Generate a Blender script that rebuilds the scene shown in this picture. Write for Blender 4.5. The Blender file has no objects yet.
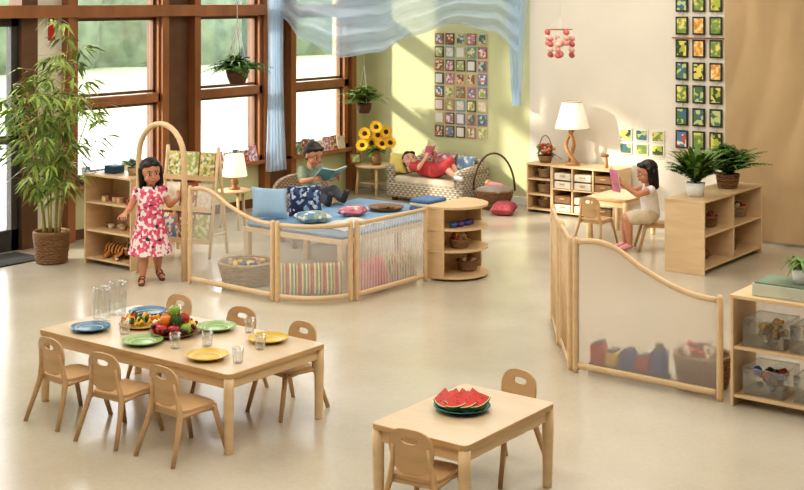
import bpy, bmesh, math, random
from mathutils import Vector, Matrix, Euler, noise
random.seed(7)
R=random.random
def U(a,b): return a+(b-a)*R()
pi=math.pi
def c(r,g,b):
    f=lambda v:(v/255/12.92) if v/255<=.04045 else ((v/255+.055)/1.055)**2.4
    return (f(r),f(g),f(b),1)
# ---------------------------------------------------------------- materials
MC={}
def M(name,col,rough=.5,var=.12,vscale=6,bump=0,bscale=60,metal=0,emis=0,stretch=None,coat=0,sheen=0):
    if name in MC: return MC[name]
    m=bpy.data.materials.new(name); m.use_nodes=True; nt=m.node_tree; n=nt.nodes; l=nt.links
    p=n['Principled BSDF']; p.inputs['Roughness'].default_value=rough; p.inputs['Metallic'].default_value=metal
    p.inputs['Coat Weight'].default_value=coat
    tc=n.new('ShaderNodeTexCoord'); mp=n.new('ShaderNodeMapping'); l.new(tc.outputs['Object'],mp.inputs[0])
    if stretch: mp.inputs['Scale'].default_value=stretch
    nz=n.new('ShaderNodeTexNoise'); nz.inputs['Scale'].default_value=vscale; nz.inputs['Detail'].default_value=4
    l.new(mp.outputs[0],nz.inputs['Vector'])
    r=n.new('ShaderNodeValToRGB'); r.color_ramp.elements[0].position=.3; r.color_ramp.elements[1].position=.7
    r.color_ramp.elements[0].color=tuple(x*(1-var) for x in col[:3])+(1,)
    r.color_ramp.elements[1].color=tuple(min(1,x*(1+var)) for x in col[:3])+(1,)
    l.new(nz.outputs['Fac'],r.inputs[0]); l.new(r.outputs[0],p.inputs['Base Color'])
    if bump:
        bn=n.new('ShaderNodeTexNoise'); bn.inputs['Scale'].default_value=bscale; l.new(mp.outputs[0],bn.inputs['Vector'])
        bu=n.new('ShaderNodeBump'); bu.inputs['Strength'].default_value=bump; bu.inputs['Distance'].default_value=.02
        l.new(bn.outputs['Fac'],bu.inputs['Height']); l.new(bu.outputs[0],p.inputs['Normal'])
    if emis:
        p.inputs['Emission Color'].default_value=col; p.inputs['Emission Strength'].default_value=emis
    MC[name]=m; return m
def Mramp(name,kind,scale,cols,rough=.6,axis='Z',dist=0,const=True,bump=0):
    if name in MC: return MC[name]
    m=bpy.data.materials.new(name); m.use_nodes=True; nt=m.node_tree; n=nt.nodes; l=nt.links
    p=n['Principled BSDF']; p.inputs['Roughness'].default_value=rough
    tc=n.new('ShaderNodeTexCoord')
    if kind=='voronoi':
        t=n.new('ShaderNodeTexVoronoi'); t.inputs['Scale'].default_value=scale
        l.new(tc.outputs['Object'],t.inputs['Vector']); sp=n.new('ShaderNodeSeparateColor'); l.new(t.outputs['Color'],sp.inputs[0]); out=sp.outputs[0]
    elif kind=='wave':
        t=n.new('ShaderNodeTexWave'); t.wave_profile='SAW'; t.bands_direction=axis; t.inputs['Scale'].default_value=scale
        t.inputs['Distortion'].default_value=dist; t.inputs['Detail Scale'].default_value=2
        l.new(tc.outputs['Object'],t.inputs['Vector']); out=t.outputs['Fac']
    else:
        t=n.new('ShaderNodeTexNoise'); t.inputs['Scale'].default_value=scale; l.new(tc.outputs['Object'],t.inputs['Vector']); out=t.outputs['Fac']
    r=n.new('ShaderNodeValToRGB'); cr=r.color_ramp; cr.interpolation='CONSTANT' if const else 'LINEAR'
    cr.elements[0].position=cols[0][0]; cr.elements[0].color=cols[0][1]; cr.elements[1].position=cols[1][0]; cr.elements[1].color=cols[1][1]
    for pos,co in cols[2:]:
        e=cr.elements.new(pos); e.color=co
    l.new(out,r.inputs[0]); l.new(r.outputs[0],p.inputs['Base Color'])
    if bump:
        bu=n.new('ShaderNodeBump'); bu.inputs['Strength'].default_value=bump; bu.inputs['Distance'].default_value=.01
        l.new(out,bu.inputs['Height']); l.new(bu.outputs[0],p.inputs['Normal'])
    MC[name]=m; return m
def Mwicker(name,col,sc=90):
    if name in MC: return MC[name]
    m=bpy.data.materials.new(name); m.use_nodes=True; nt=m.node_tree; n=nt.nodes; l=nt.links
    p=n['Principled BSDF']; p.inputs['Roughness'].default_value=.6
    tc=n.new('ShaderNodeTexCoord'); ck=n.new('ShaderNodeTexChecker'); ck.inputs['Scale'].default_value=sc
    l.new(tc.outputs['Object'],ck.inputs['Vector'])
    ck.inputs['Color1'].default_value=tuple(x*.62 for x in col[:3])+(1,); ck.inputs['Color2'].default_value=tuple(min(1,x*1.15) for x in col[:3])+(1,)
    w=n.new('ShaderNodeTexWave'); w.bands_direction='Z'; w.inputs['Scale'].default_value=sc*.4; l.new(tc.outputs['Object'],w.inputs['Vector'])
    mx=n.new('ShaderNodeMixRGB'); mx.blend_type='MULTIPLY'; mx.inputs[0].default_value=.35; l.new(ck.outputs[0],mx.inputs[1]); l.new(w.outputs[0],mx.inputs[2])
    l.new(mx.outputs[0],p.inputs['Base Color'])
    bu=n.new('ShaderNodeBump'); bu.inputs['Strength'].default_value=.6; bu.inputs['Distance'].default_value=.01
    l.new(w.outputs['Fac'],bu.inputs['Height']); l.new(bu.outputs[0],p.inputs['Normal'])
    MC[name]=m; return m
def Msheer(name,col,trans,ribs=0,refr=0,rough=.35):
    m=bpy.data.materials.new(name); m.use_nodes=True; nt=m.node_tree; n=nt.nodes; l=nt.links
    for x in list(n):
        if x.type!='OUTPUT_MATERIAL': n.remove(x)
    o=[x for x in n if x.type=='OUTPUT_MATERIAL'][0]
    if refr:
        t=n.new('ShaderNodeBsdfRefraction'); t.inputs['Roughness'].default_value=rough; t.inputs['IOR'].default_value=1.2; t.inputs['Color'].default_value=(.99,.98,.97,1)
    else:
        t=n.new('ShaderNodeBsdfTransparent')
    d=n.new('ShaderNodeBsdfDiffuse'); tl=n.new('ShaderNodeBsdfTranslucent'); d.inputs[0].default_value=col; tl.inputs[0].default_value=col
    tc=n.new('ShaderNodeTexCoord'); nz=n.new('ShaderNodeTexNoise'); nz.inputs['Scale'].default_value=5; l.new(tc.outputs['Object'],nz.inputs['Vector'])
    r=n.new('ShaderNodeValToRGB'); r.color_ramp.elements[0].color=tuple(x*.92 for x in col[:3])+(1,); r.color_ramp.elements[1].color=col
    l.new(nz.outputs['Fac'],r.inputs[0]); l.new(r.outputs[0],d.inputs[0])
    a=n.new('ShaderNodeMixShader'); a.inputs[0].default_value=.5; l.new(d.outputs[0],a.inputs[1]); l.new(tl.outputs[0],a.inputs[2])
    g=n.new('ShaderNodeBsdfGlossy'); g.inputs['Roughness'].default_value=.25
    a2=n.new('ShaderNodeMixShader'); a2.inputs[0].default_value=.06 if not refr else .12; l.new(a.outputs[0],a2.inputs[1]); l.new(g.outputs[0],a2.inputs[2])
    b=n.new('ShaderNodeMixShader'); b.inputs[0].default_value=1-trans; l.new(t.outputs[0],b.inputs[1]); l.new(a2.outputs[0],b.inputs[2])
    if ribs:
        w=n.new('ShaderNodeTexWave'); w.bands_direction='X'; w.inputs['Scale'].default_value=ribs; w.inputs['Distortion'].default_value=1.5
        l.new(tc.outputs['Object'],w.inputs['Vector'])
        mr=n.new('ShaderNodeMapRange'); mr.inputs['To Min'].default_value=max(0,1-trans-.15); mr.inputs['To Max'].default_value=min(1,1-trans+.15)
        l.new(w.outputs['Fac'],mr.inputs['Value']); l.new(mr.outputs[0],b.inputs[0])
    l.new(b.outputs[0],o.inputs[0]); MC[name]=m; return m
def Mclear(name,tint=(1,1,1,1),gl=.12,hi=.75):
    m=bpy.data.materials.new(name); m.use_nodes=True; nt=m.node_tree; n=nt.nodes; l=nt.links
    for x in list(n):
        if x.type!='OUTPUT_MATERIAL': n.remove(x)
    o=[x for x in n if x.type=='OUTPUT_MATERIAL'][0]
    t=n.new('ShaderNodeBsdfTransparent'); t.inputs[0].default_value=tint; g=n.new('ShaderNodeBsdfGlossy'); g.inputs['Roughness'].default_value=.05
    lw=n.new('ShaderNodeLayerWeight'); lw.inputs[0].default_value=.35
    mr=n.new('ShaderNodeMapRange'); mr.inputs['To Min'].default_value=gl; mr.inputs['To Max'].default_value=hi; l.new(lw.outputs['Facing'],mr.inputs['Value'])
    b=n.new('ShaderNodeMixShader'); l.new(mr.outputs[0],b.inputs[0]); l.new(t.outputs[0],b.inputs[1]); l.new(g.outputs[0],b.inputs[2]); l.new(b.outputs[0],o.inputs[0]); return m

WOOD=M('maple_wood',c(224,194,152),.38,.07,3,.03,40,stretch=(1,1,6))
WOODT=M('maple_table_top',c(214,191,158),.3,.05,3,.02,40,stretch=(6,1,6))
WOOD2=M('chair_plywood',c(204,168,124),.35,.1,4,stretch=(1,1,5))
EDGE=M('beech_edge',c(200,162,112),.4,.1,4)
WINW=M('window_fir_wood',c(152,100,60),.4,.2,4,stretch=(1,1,.2))
WINP=M('window_pillar_wood',c(106,74,50),.5,.2,4)
CREAM=M('wall_cream_paint',c(224,216,200),.85,.03,2,.05,80)
GREEN=M('wall_green_paint',c(204,205,160),.85,.04,2,.05,80)
WHITE=M('white_paint',c(238,237,233),.6,.03)
DARK=M('dark_metal',c(62,60,58),.4,.1)
BLACK=M('black_hair',c(26,19,16),.45,.3,40)
SKIN=M('child_skin',c(202,144,112),.5,.06,12)
SKIN2=M('fair_skin',c(224,174,148),.5,.06,12)
LEAF=M('leaf_green',c(98,130,52),.45,.35,9)
LEAF2=M('bamboo_leaf',c(152,172,86),.45,.3,9)
LEAF3=M('fern_green',c(76,116,50),.45,.35,12)
CANE=M('bamboo_cane',c(160,150,92),.5,.2,20)
WICK=Mwicker('wicker_brown',c(176,134,90),70)
WICKL=Mwicker('wicker_light',c(212,186,146),70)
RED=M('red_fabric',c(186,54,50),.7,.15,20)
BLUEF=M('pale_blue_fabric',c(136,172,204),.8,.08,10,.2,80)
EYEW=M('eye_white',c(240,236,230),.3,.02); EYED=M('eye_dark',c(40,24,16),.2,.1); LIP=M('lips',c(178,88,80),.45,.05)
# ---------------------------------------------------------------- builder
class B:
    def __init__(s): s.V=[];s.F=[];s.MI=[];s.S=[];s.mats=[]
    def raw(s,v,f,mat,smooth=False,mx=None):
        if mat not in s.mats: s.mats.append(mat)
        i=s.mats.index(mat); o=len(s.V)
        s.V+= [tuple(mx@Vector(p)) for p in v] if mx is not None else [tuple(p) for p in v]
        s.F+=[tuple(o+k for k in q) for q in f]; s.MI+=[i]*len(f); s.S+=[smooth]*len(f)
    def bm(s,t,mat,smooth=False,mx=None):
        t.verts.ensure_lookup_table(); t.verts.index_update()
        s.raw([v.co.copy() for v in t.verts],[[v.index for v in f.verts] for f in t.faces],mat,smooth,mx); t.free()
    def box(s,cen,size,mat,bev=.004,rot=None,mx=None):
        t=bmesh.new(); bmesh.ops.create_cube(t,size=1); bmesh.ops.scale(t,vec=size,verts=t.verts)
        if bev>0: bmesh.ops.bevel(t,geom=t.edges[:],offset=min(bev,min(size)*.45),segments=2,affect='EDGES',profile=.5)
        m=Matrix.Translation(cen)
        if rot: m=m@Euler(rot).to_matrix().to_4x4()
        if mx is not None: m=mx@m
        s.bm(t,mat,False,m)
    def bx(s,x0,x1,y0,y1,z0,z1,mat,bev=.003):
        s.box(((x0+x1)/2,(y0+y1)/2,(z0+z1)/2),(abs(x1-x0),abs(y1-y0),abs(z1-z0)),mat,bev)
    def tube(s,pts,rad,mat,seg=10,closed=False,mx=None,flat=1,upv=None):
        pts=[Vector(p) for p in pts]; n=len(pts)
        if not hasattr(rad,'__len__'): rad=[rad]*n
        V=[];prev=None
        for i,p in enumerate(pts):
            if closed: t=pts[(i+1)%n]-pts[i-1]
            else: t=pts[min(i+1,n-1)]-pts[max(i-1,0)]
            if t.length<1e-9: t=Vector((0,0,1))
            t.normalize()
            if upv is not None: u=Vector(upv); u=(u-t*u.dot(t)).normalized()
            elif prev is None:
                u=Vector((0,0,1)) if abs(t.z)<.9 else Vector((1,0,0)); u=(u-t*u.dot(t)).normalized()
            else: u=(prev-t*prev.dot(t)).normalized()
            prev=u; w=t.cross(u)
            for k in range(seg):
                a=2*pi*k/seg; V.append(p+(u*math.cos(a)+w*math.sin(a)*flat)*rad[i])
        F=[]
        for i in range(n if closed else n-1):
            j=(i+1)%n
            for k in range(seg):
                F.append((i*seg+k,i*seg+(k+1)%seg,j*seg+(k+1)%seg,j*seg+k))
        if not closed: F.append(tuple(range(seg))[::-1]); F.append(tuple((n-1)*seg+k for k in range(seg)))
        s.raw(V,F,mat,True,mx)
    def lathe(s,prof,mat,cen=(0,0,0),seg=28,mx=None,sx=1,sy=1,smooth=True,closed=False):
        V=[];F=[];n=len(prof)
        for r,z in prof:
            for k in range(seg):
                a=2*pi*k/seg; V.append((cen[0]+r*math.cos(a)*sx,cen[1]+r*math.sin(a)*sy,cen[2]+z))
        for i in range(n-1):
            for k in range(seg): F.append((i*seg+k,i*seg+(k+1)%seg,(i+1)*seg+(k+1)%seg,(i+1)*seg+k))
        s.raw(V,F,mat,smooth,mx)
    def weave(s,r0,r1,z0,z1,mat,rows=10,st=22,sx=1,sy=1,bul=0):
        # real woven strands : each row is a ring weaving in and out of the upright stakes
        rh=(z1-z0)/rows; n=st*4
        for i in range(rows):
            t=(i+.5)/rows; r=r0+(r1-r0)*t+bul*math.sin(pi*t); z=z0+(i+.5)*rh
            pts=[((r+rh*.28*math.sin(st*2*pi*k/n+pi*i))*math.cos(2*pi*k/n)*sx,(r+rh*.28*math.sin(st*2*pi*k/n+pi*i))*math.sin(2*pi*k/n)*sy,z) for k in range(n)]
            s.tube(pts,rh*.56,mat,seg=6,closed=True)
    def ell(s,cen,r,mat,rot=None,mx=None,seg=16):
        if not hasattr(r,'__len__'): r=(r,r,r)
        t=bmesh.new(); bmesh.ops.create_uvsphere(t,u_segments=seg,v_segments=max(6,seg//2+2),radius=1)
        m=Matrix.Translation(cen)
        if rot: m=m@Euler(rot).to_matrix().to_4x4()
        m=m@Matrix.Diagonal((r[0],r[1],r[2],1))
        if mx is not None: m=mx@m
        s.bm(t,mat,True,m)
    def prism(s,poly,th,mat,mx=None,smooth=False):
        n=len(poly); V=[(p[0],p[1],0) for p in poly]+[(p[0],p[1],th) for p in poly]
        F=[tuple(range(n))[::-1],tuple(range(n,2*n))]+[(i,(i+1)%n,n+(i+1)%n,n+i) for i in range(n)]
        s.raw(V,F,mat,smooth,mx)
    def ring(s,outer,inner,th,mat,mx=None):
        n=len(outer); V=[(p[0],p[1],z) for z in (0,th) for P in (outer,inner) for p in P]; F=[]
        for i in range(n):
            j=(i+1)%n
            F+=[(i,n+i,n+j,j),(2*n+i,2*n+j,3*n+j,3*n+i),(i,j,2*n+j,2*n+i),(n+i,3*n+i,3*n+j,n+j)]
        s.raw(V,F,mat,False,mx)
    def grid(s,fn,nu,nv,mat,smooth=True):
        V=[fn(i/nu,j/nv) for i in range(nu+1) for j in range(nv+1)]
        F=[(i*(nv+1)+j,(i+1)*(nv+1)+j,(i+1)*(nv+1)+j+1,i*(nv+1)+j+1) for i in range(nu) for j in range(nv)]
        s.raw(V,F,mat,smooth)
    def cushion(s,cen,size,mat,rot=None,mx=None,n=12):
        V=[];F=[]
        for side in (1,-1):
            for i in range(n+1):
                for j in range(n+1):
                    u=-1+2*i/n; v=-1+2*j/n
                    h=((1-u**4)*(1-v**4))**.6
                    pu=1-.07*(1-v*v)*abs(u)**3; pv=1-.07*(1-u*u)*abs(v)**3
                    V.append((u*pu*size[0]/2,v*pv*size[1]/2,side*h*size[2]/2))
        N=(n+1)**2
        for q in range(2):
            for i in range(n):
                for j in range(n):
                    a=q*N+i*(n+1)+j; f=(a,a+n+1,a+n+2,a+1); F.append(f if q==0 else f[::-1])
        m=Matrix.Translation(cen)
        if rot: m=m@Euler(rot).to_matrix().to_4x4()
        if mx is not None: m=mx@m
        s.raw(V,F,mat,True,m)
    def blob(s,items,mat,voxel=.006,smooth=3,mx=None):
        t=B()
        for it in items:
            if it[0]=='e': t.ell(it[1],it[2],SKIN,rot=it[3] if len(it)>3 else None,seg=16)
            else:
                a,b,ra,rb=Vector(it[0]),Vector(it[1]),it[2],it[3]
                t.ell(a,ra,SKIN,seg=14); t.ell(b,rb,SKIN,seg=14); t.tube([a,b],[ra,rb],SKIN,seg=14)
        me=bpy.data.meshes.new('tmp'); me.from_pydata(t.V,[],t.F); ob=bpy.data.objects.new('tmp',me); bpy.context.scene.collection.objects.link(ob)
        md=ob.modifiers.new('r','REMESH'); md.mode='VOXEL'; md.voxel_size=voxel
        if smooth:
            ms=ob.modifiers.new('s','SMOOTH'); ms.factor=.5; ms.iterations=smooth
        dg=bpy.context.evaluated_depsgraph_get(); ev=ob.evaluated_get(dg); m2=ev.to_mesh()
        v=[x.co.copy() for x in m2.vertices]; f=[tuple(p.vertices) for p in m2.polygons]
        ev.to_mesh_clear(); bpy.data.objects.remove(ob); bpy.data.meshes.remove(me)
        s.raw(v,f,mat,True,mx)
    def mesh(s,name):
        me=bpy.data.meshes.new(name); me.from_pydata(s.V,[],s.F)
        for m in s.mats: me.materials.append(m)
        me.polygons.foreach_set('material_index',s.MI); me.polygons.foreach_set('use_smooth',s.S); me.update(); return me
    def make(s,name,loc=None,rz=0):
        if loc is None:
            xs=[v[0] for v in s.V];ys=[v[1] for v in s.V];zs=[v[2] for v in s.V]
            o=((min(xs)+max(xs))/2,(min(ys)+max(ys))/2,min(zs)); s.V=[(v[0]-o[0],v[1]-o[1],v[2]-o[2]) for v in s.V]; loc=o
        return inst(s.mesh(name),name,loc,rz)
def inst(me,name,loc,rz=0):
    ob=bpy.data.objects.new(name,me); bpy.context.scene.collection.objects.link(ob); ob.location=loc; ob.rotation_euler=(0,0,rz); return ob
def T(x,y,z,rx=0,ry=0,rz=0): return Matrix.Translation((x,y,z))@Euler((rx,ry,rz)).to_matrix().to_4x4()

# ---------------------------------------------------------------- room shell
FLOOR=bpy.data.materials.new('polished_linoleum'); FLOOR.use_nodes=True
nt=FLOOR.node_tree;n=nt.nodes;l=nt.links;p=n['Principled BSDF']
tc=n.new('ShaderNodeTexCoord');a=n.new('ShaderNodeTexNoise');a.inputs['Scale'].default_value=.9;a.inputs['Detail'].default_value=8
b_=n.new('ShaderNodeTexNoise');b_.inputs['Scale'].default_value=45;b_.inputs['Detail'].default_value=3
l.new(tc.outputs['Object'],a.inputs['Vector']);l.new(tc.outputs['Object'],b_.inputs['Vector'])
r1=n.new('ShaderNodeValToRGB');r1.color_ramp.elements[0].position=.35;r1.color_ramp.elements[1].position=.65
r1.color_ramp.elements[0].color=c(198,187,166);r1.color_ramp.elements[1].color=c(212,203,184);l.new(a.outputs['Fac'],r1.inputs[0])
r2=n.new('ShaderNodeValToRGB');r2.color_ramp.elements[0].color=(.86,.86,.86,1);r2.color_ramp.elements[1].color=(1,1,1,1);l.new(b_.outputs['Fac'],r2.inputs[0])
mx=n.new('ShaderNodeMixRGB');mx.blend_type='MULTIPLY';mx.inputs[0].default_value=1;l.new(r1.outputs[0],mx.inputs[1]);l.new(r2.outputs[0],mx.inputs[2]);l.new(mx.outputs[0],p.inputs['Base Color'])
r3=n.new('ShaderNodeMapRange');r3.inputs['To Min'].default_value=.12;r3.inputs['To Max'].default_value=.26;l.new(a.outputs['Fac'],r3.inputs['Value']);l.new(r3.outputs[0],p.inputs['Roughness'])
p.inputs['Specular IOR Level'].default_value=.55
b=B(); b.bx(-2.2,12.96,-3.2,10.36,-.1,0,FLOOR,0); b.make('floor')
ZC=3.6
b=B(); b.bx(-2.2,12.96,-3.2,10.36,ZC,ZC+.1,WHITE,0); b.make('ceiling')
b=B(); b.bx(12.76,12.96,7.72,10.36,0,ZC,GREEN,0); b.make('wall_east')
b=B(); b.bx(12.76,12.96,-3.2,7.72,0,ZC,CREAM,0); b.make('wall_east_cream')
b=B(); b.bx(-2.2,12.96,-3.4,-3.2,0,ZC,CREAM,0); b.make('wall_south')
b=B(); b.bx(-2.4,-2.2,-3.4,10.36,0,ZC,CREAM,0); b.make('wall_west')
b=B(); b.bx(12.74,12.76,5.1,10.16,0,.09,WHITE,.002); b.make('baseboard_east')
bays=[(8.157,9.352),(9.78,10.88),(11.34,12.40)]
def wn(x0,x1,z0,z1,m):
    b=B(); b.bx(x0,x1,10.16,10.36,z0,z1,m,0); b.make('wall_north')
wn(-2.2,1.0,0,ZC,CREAM); wn(1.0,5.6,0,.4,CREAM); wn(1.0,5.6,3.3,ZC,CREAM); wn(5.6,6.45,0,ZC,CREAM)
wn(6.45,7.62,2.2,2.3,WINP); wn(6.45,7.62,3.3,ZC,CREAM); wn(7.62,7.80,0,ZC,WINP); wn(7.80,8.157,0,ZC,CREAM)
wn(9.352,9.78,0,ZC,WINP); wn(10.88,11.34,0,ZC,WINP); wn(12.40,12.76,0,ZC,GREEN)
for x0,x1 in bays: wn(x0,x1,0,.5,GREEN); wn(x0,x1,3.2,ZC,GREEN)
GLASS=Mclear('window_glass',(1,1,1,1),.02,.3)
for i,(x0,x1) in enumerate(bays):
    b=B(); f=.075
    for x in (x0,x1-f): b.bx(x,x+f,10.10,10.24,.5,3.2,WINW)
    for z in (.5,1.29,2.17,3.12): b.bx(x0,x1,10.10,10.24,z,z+.09,WINW)
    b.bx(x0-.04,x1+.04,10.02,10.16,.50,.54,WINW)
    for z0,z1 in ((.6,1.29),(1.39,2.17),(2.27,3.12)):
        for x in (x0+f,x1-f-.03): b.bx(x,x+.03,10.15,10.2,z0,z1,WINP)
        for z in (z0,z1-.03): b.bx(x0+f,x1-f,10.15,10.2,z,z+.03,WINP)
        b.bx(x0+f,x1-f,10.17,10.176,z0,z1,GLASS,0)
    b.make('window_%d'%(i+1))
b=B()
for x in (1.0,2.5,4.02,5.52): b.bx(x,x+.08,10.12,10.24,.4,3.3,WINW)
for z in (.4,1.3,2.2,3.2): b.bx(1.0,5.6,10.12,10.24,z,z+.1,WINW)
b.make('window_4')  # out-of-view window, added to let daylight in from the left
DIFCURT=Msheer('sheer_white_curtain',(.97,.96,.94,1),.0)
b=B(); b.grid(lambda u,v:Vector((.9+u*4.8,10.0+.03*math.sin(u*150),.1+v*3.35)),300,2,DIFCURT); b.tube([(.85,10.0,3.46),(5.75,10.0,3.46)],.015,WINP,seg=8); b.make('window_sheer_curtain')  # out-of-view sheet, added to soften sun coming through the extra window
for i,x in enumerate((9.30,9.76,10.85,11.30,12.42,8.08)):
    b=B(); b.bx(x,x+.09,10.06,10.16,0,3.3,WINW); b.make('trim_%d'%(i+1))
b=B(); b.bx(6.45,12.7,10.02,10.10,2.18,2.30,WINW); b.make('trim_7')
b=B(); b.bx(7.82,10.9,10.145,10.16,0,.1,WINP); b.make('baseboard_north')
b=B()
for x in (6.47,7.53): b.bx(x,x+.08,10.2,10.28,0,2.2,DARK)
for z0,z1 in ((0,.2),(1.0,1.08),(2.1,2.2)): b.bx(6.47,7.61,10.2,10.28,z0,z1,DARK)
b.bx(6.55,7.53,10.235,10.241,.2,2.1,GLASS,0)
b.tube([(6.6,10.17,1.03),(7.5,10.17,1.03)],.02,M('steel',c(170,170,168),.3,.05,metal=1))
b.make('door_1')
b=B(); b.bx(6.3,7.5,9.64,10.1,0,.012,M('doormat_black',c(60,57,54),.9,.2,60,.4,200)); b.make('doormat')
b=B(); b.bx(7.90,7.99,10.145,10.16,1.92,2.26,WHITE); b.bx(7.905,7.985,10.141,10.146,1.96,2.12,M('sign_red',c(190,40,35),.5,.05),.001); b.bx(7.915,7.975,10.138,10.146,2.14,2.24,MC['sign_red'],.001)
b.make('fire_safety_sign')
PAPER=M('kraft_paper',c(190,162,122),.75,.08,1.2,.35,2.2,stretch=(1,1.6,.6))
b=B(); b.bx(12.12,12.75,-3.1,5.08,0,3.58,CREAM,0); b.make('wall_partition')
b=B()
def pf(u,v):
    y=5.085-u*8; z=.03+v*3.5
    return (12.105-.04*abs(noise.noise(Vector((y*2.6+z*.5,z*.8,3))))-.016*abs(noise.noise(Vector((y*6,z*4,9)))),y,z)
b.grid(pf,260,60,PAPER,True); b.make('kraft_paper_backdrop')
b=B(); b.bx(-60,140,10.4,160,-.3,-.2,M('lawn',c(140,150,124),.9,.2,.35),0); b.make('lawn_ground')
b=B(); b.bx(-60,140,11.5,19,-.2,-.17,M('concrete_path',c(184,186,180),.9,.05),0); b.make('garden_path')
b=B()
for k in range(60):
    b.ell((U(10,110),U(40,70),1.5),(U(3,6),U(3,5),U(3,6)),M('hedge_green',c(100,114,88),.9,.35,1.5,.8,2),seg=10)
b.make('hedge_row')
# ---------------------------------------------------------------- tables
def table(name,x0,x1,y0,y1,h):
    b=B(); w=x1-x0; d=y1-y0; r=.03
    pts=[]
    for cx,cy,a0 in ((w/2-r,d/2-r,0),(-w/2+r,d/2-r,90),(-w/2+r,-d/2+r,180),(w/2-r,-d/2+r,270)):
        for k in range(5):
            a=math.radians(a0+k*22.5); pts.append((cx+r*math.cos(a),cy+r*math.sin(a)))
    b.prism(pts,.026,WOODT,T(0,0,h-.026)); 
    e=[(p[0]*1.004,p[1]*1.004) for p in pts]; b.ring(e,[(p[0]*.99,p[1]*.99) for p in pts],.02,EDGE,T(0,0,h-.023))
    for sy in (1,-1): b.box((0,sy*(d/2-.03),h-.055),(w-.08,.02,.06),WOOD)
    for sx in (1,-1): b.box((sx*(w/2-.03),0,h-.055),(.02,d-.08,.06),WOOD)
    for sx in (1,-1):
        for sy in (1,-1):
            x=sx*(w/2-.026);y=sy*(d/2-.026)
            b.tube([(x,y,h-.027),(x,y,h-.12),(x-sx*.002,y-sy*.002,.01),(x-sx*.002,y-sy*.002,0)],[.028,.028,.023,.021],WOOD,seg=12)
    return b.make(name,((x0+x1)/2,(y0+y1)/2,0))
TH=.42
table('childrens_dining_table',4.81,5.58,4.71,6.26,TH)
table('snack_table',4.69,5.46,3.16,3.69,.405)
table('reading_table',11.3,11.95,5.75,6.2,.42)
# ---------------------------------------------------------------- chair
def chairmesh():
    b=B()
    def sup(w,h,n,cx=0,cz=0,e=4,N=40):
        o=[]
        for k in range(N):
            a=2*pi*k/N; ca,sa=math.cos(a),math.sin(a)
            o.append((cx+w*math.copysign(abs(ca)**(2/e),ca),cz+h*math.copysign(abs(sa)**(2/e),sa)))
        return o
    b.prism(sup(.125,.12,0,e=5),.014,WOOD2,T(.0,0,.243)); 
    o=sup(.112,.105,0,0,0,e=2.9); i_=sup(.042,.016,0,0,.052,e=2.4)
    o=[(x*(1-.16*(z<0)*(-z/.105)),z) for x,z in o]
    t=B(); t.ring(o,i_,.011,WOOD2)
    vv=[]
    for x,z,th in t.V:
        zz=z+.375; back=-.125-.22*(zz-.26)*.6+.9*x*x
        vv.append((back-th,x,zz))
    b.raw(vv,t.F,WOOD2,False)
    for s in (1,-1):
        b.tube([(-.148,s*.088,.40),(-.135,s*.096,.32),(-.128,s*.112,.24),(-.15,s*.125,.16),(-.205,s*.145,.0)],[.009,.014,.018,.016,.013],WOOD2,seg=10,flat=.8)
        b.tube([(.10,s*.108,.245),(.115,s*.118,.18),(.165,s*.138,0)],[.017,.016,.013],WOOD2,seg=10,flat=.8)
        b.tube([(-.13,s*.112,.228),(0,s*.112,.234),(.105,s*.11,.228)],[.013,.011,.013],WOOD2,seg=8)
    b.box((.08,0,.230),(.018,.21,.022),WOOD2); b.box((-.11,0,.230),(.018,.21,.022),WOOD2)
    return b.mesh('toddler_chair')
CM=chairmesh()
for x,y,rz in ((4.73,4.95,-.05),(4.71,5.41,.10),(4.74,5.87,-.04),(5.55,4.99,pi-.08),(5.60,5.50,pi+.1),(5.6,6.06,pi),
               (4.70,3.38,.12),(5.46,3.47,pi-.15),(11.10,5.97,.0),(11.22,5.42,2.18)):
    inst(CM,'toddler_chair',(x,y,0),rz)
# ---------------------------------------------------------------- tableware
def plate(col,x,y,z,r=.115):
    b=B(); m=M('ceramic_'+col[0],col[1],.25,.06,10)
    b.lathe([(0,.004),(r*.6,.004),(r*.68,.008),(r,.022),(r*1.01,.024),(r,.027),(r*.66,.013),(r*.58,.010),(0,.010)],m,seg=36)
    b.lathe([(r*.0,0),(r*.5,0),(r*.55,.006)],m,seg=36)
    b.lathe([(r*.60,.0112),(r*.64,.0128)],M('ceramic_rim_light',c(214,214,196),.3),seg=36)
    return b.make('dinner_plate',(x,y,z))
BL=('blue',c(66,112,140)); GR=('green',c(146,178,106)); YE=('yellow',c(222,184,72)); TE=('teal',c(46,114,116))
for cc,x,y in ((BL,4.98,6.0),(GR,4.96,5.53),(YE,4.963,5.02),(YE,5.42,5.0),(GR,5.43,5.42),(BL,5.44,6.02)):
    plate(cc,x,y,TH)
plate(TE,5.10,3.46,.405,.135)
CL=Mclear('clear_plastic',(.97,.98,.98,1),.05,.55)
def cup(x,y,r=.033,h=.085):
    b=B(); b.lathe([(0,.001),(r*.8,.001),(r,h),(r*.93,h),(r*.75,.006),(0,.006)],CL,seg=20); b.make('clear_cup',(x,y,TH))
for x,y in ((5.0,5.31),(5.0,4.83),(5.27,4.92),(5.04,5.77),(5.46,5.78),(5.14,5.20),(5.5,5.22)): cup(x,y)
def pitcher(x,y,rz):
    b=B(); b.lathe([(0,.001),(.05,.001),(.054,.02),(.056,.12),(.05,.17),(.056,.2),(.052,.2),(.046,.17),(.051,.12),(.05,.02),(0,.01)],CL,seg=24)
    b.tube([(.05,0,.17),(.09,0,.17),(.1,0,.13),(.09,0,.07),(.055,0,.05)],.006,CL,seg=8); b.make('water_pitcher',(x,y,TH),rz)
pitcher(5.17,6.13,1); pitcher(5.33,6.17,2.4)
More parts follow.
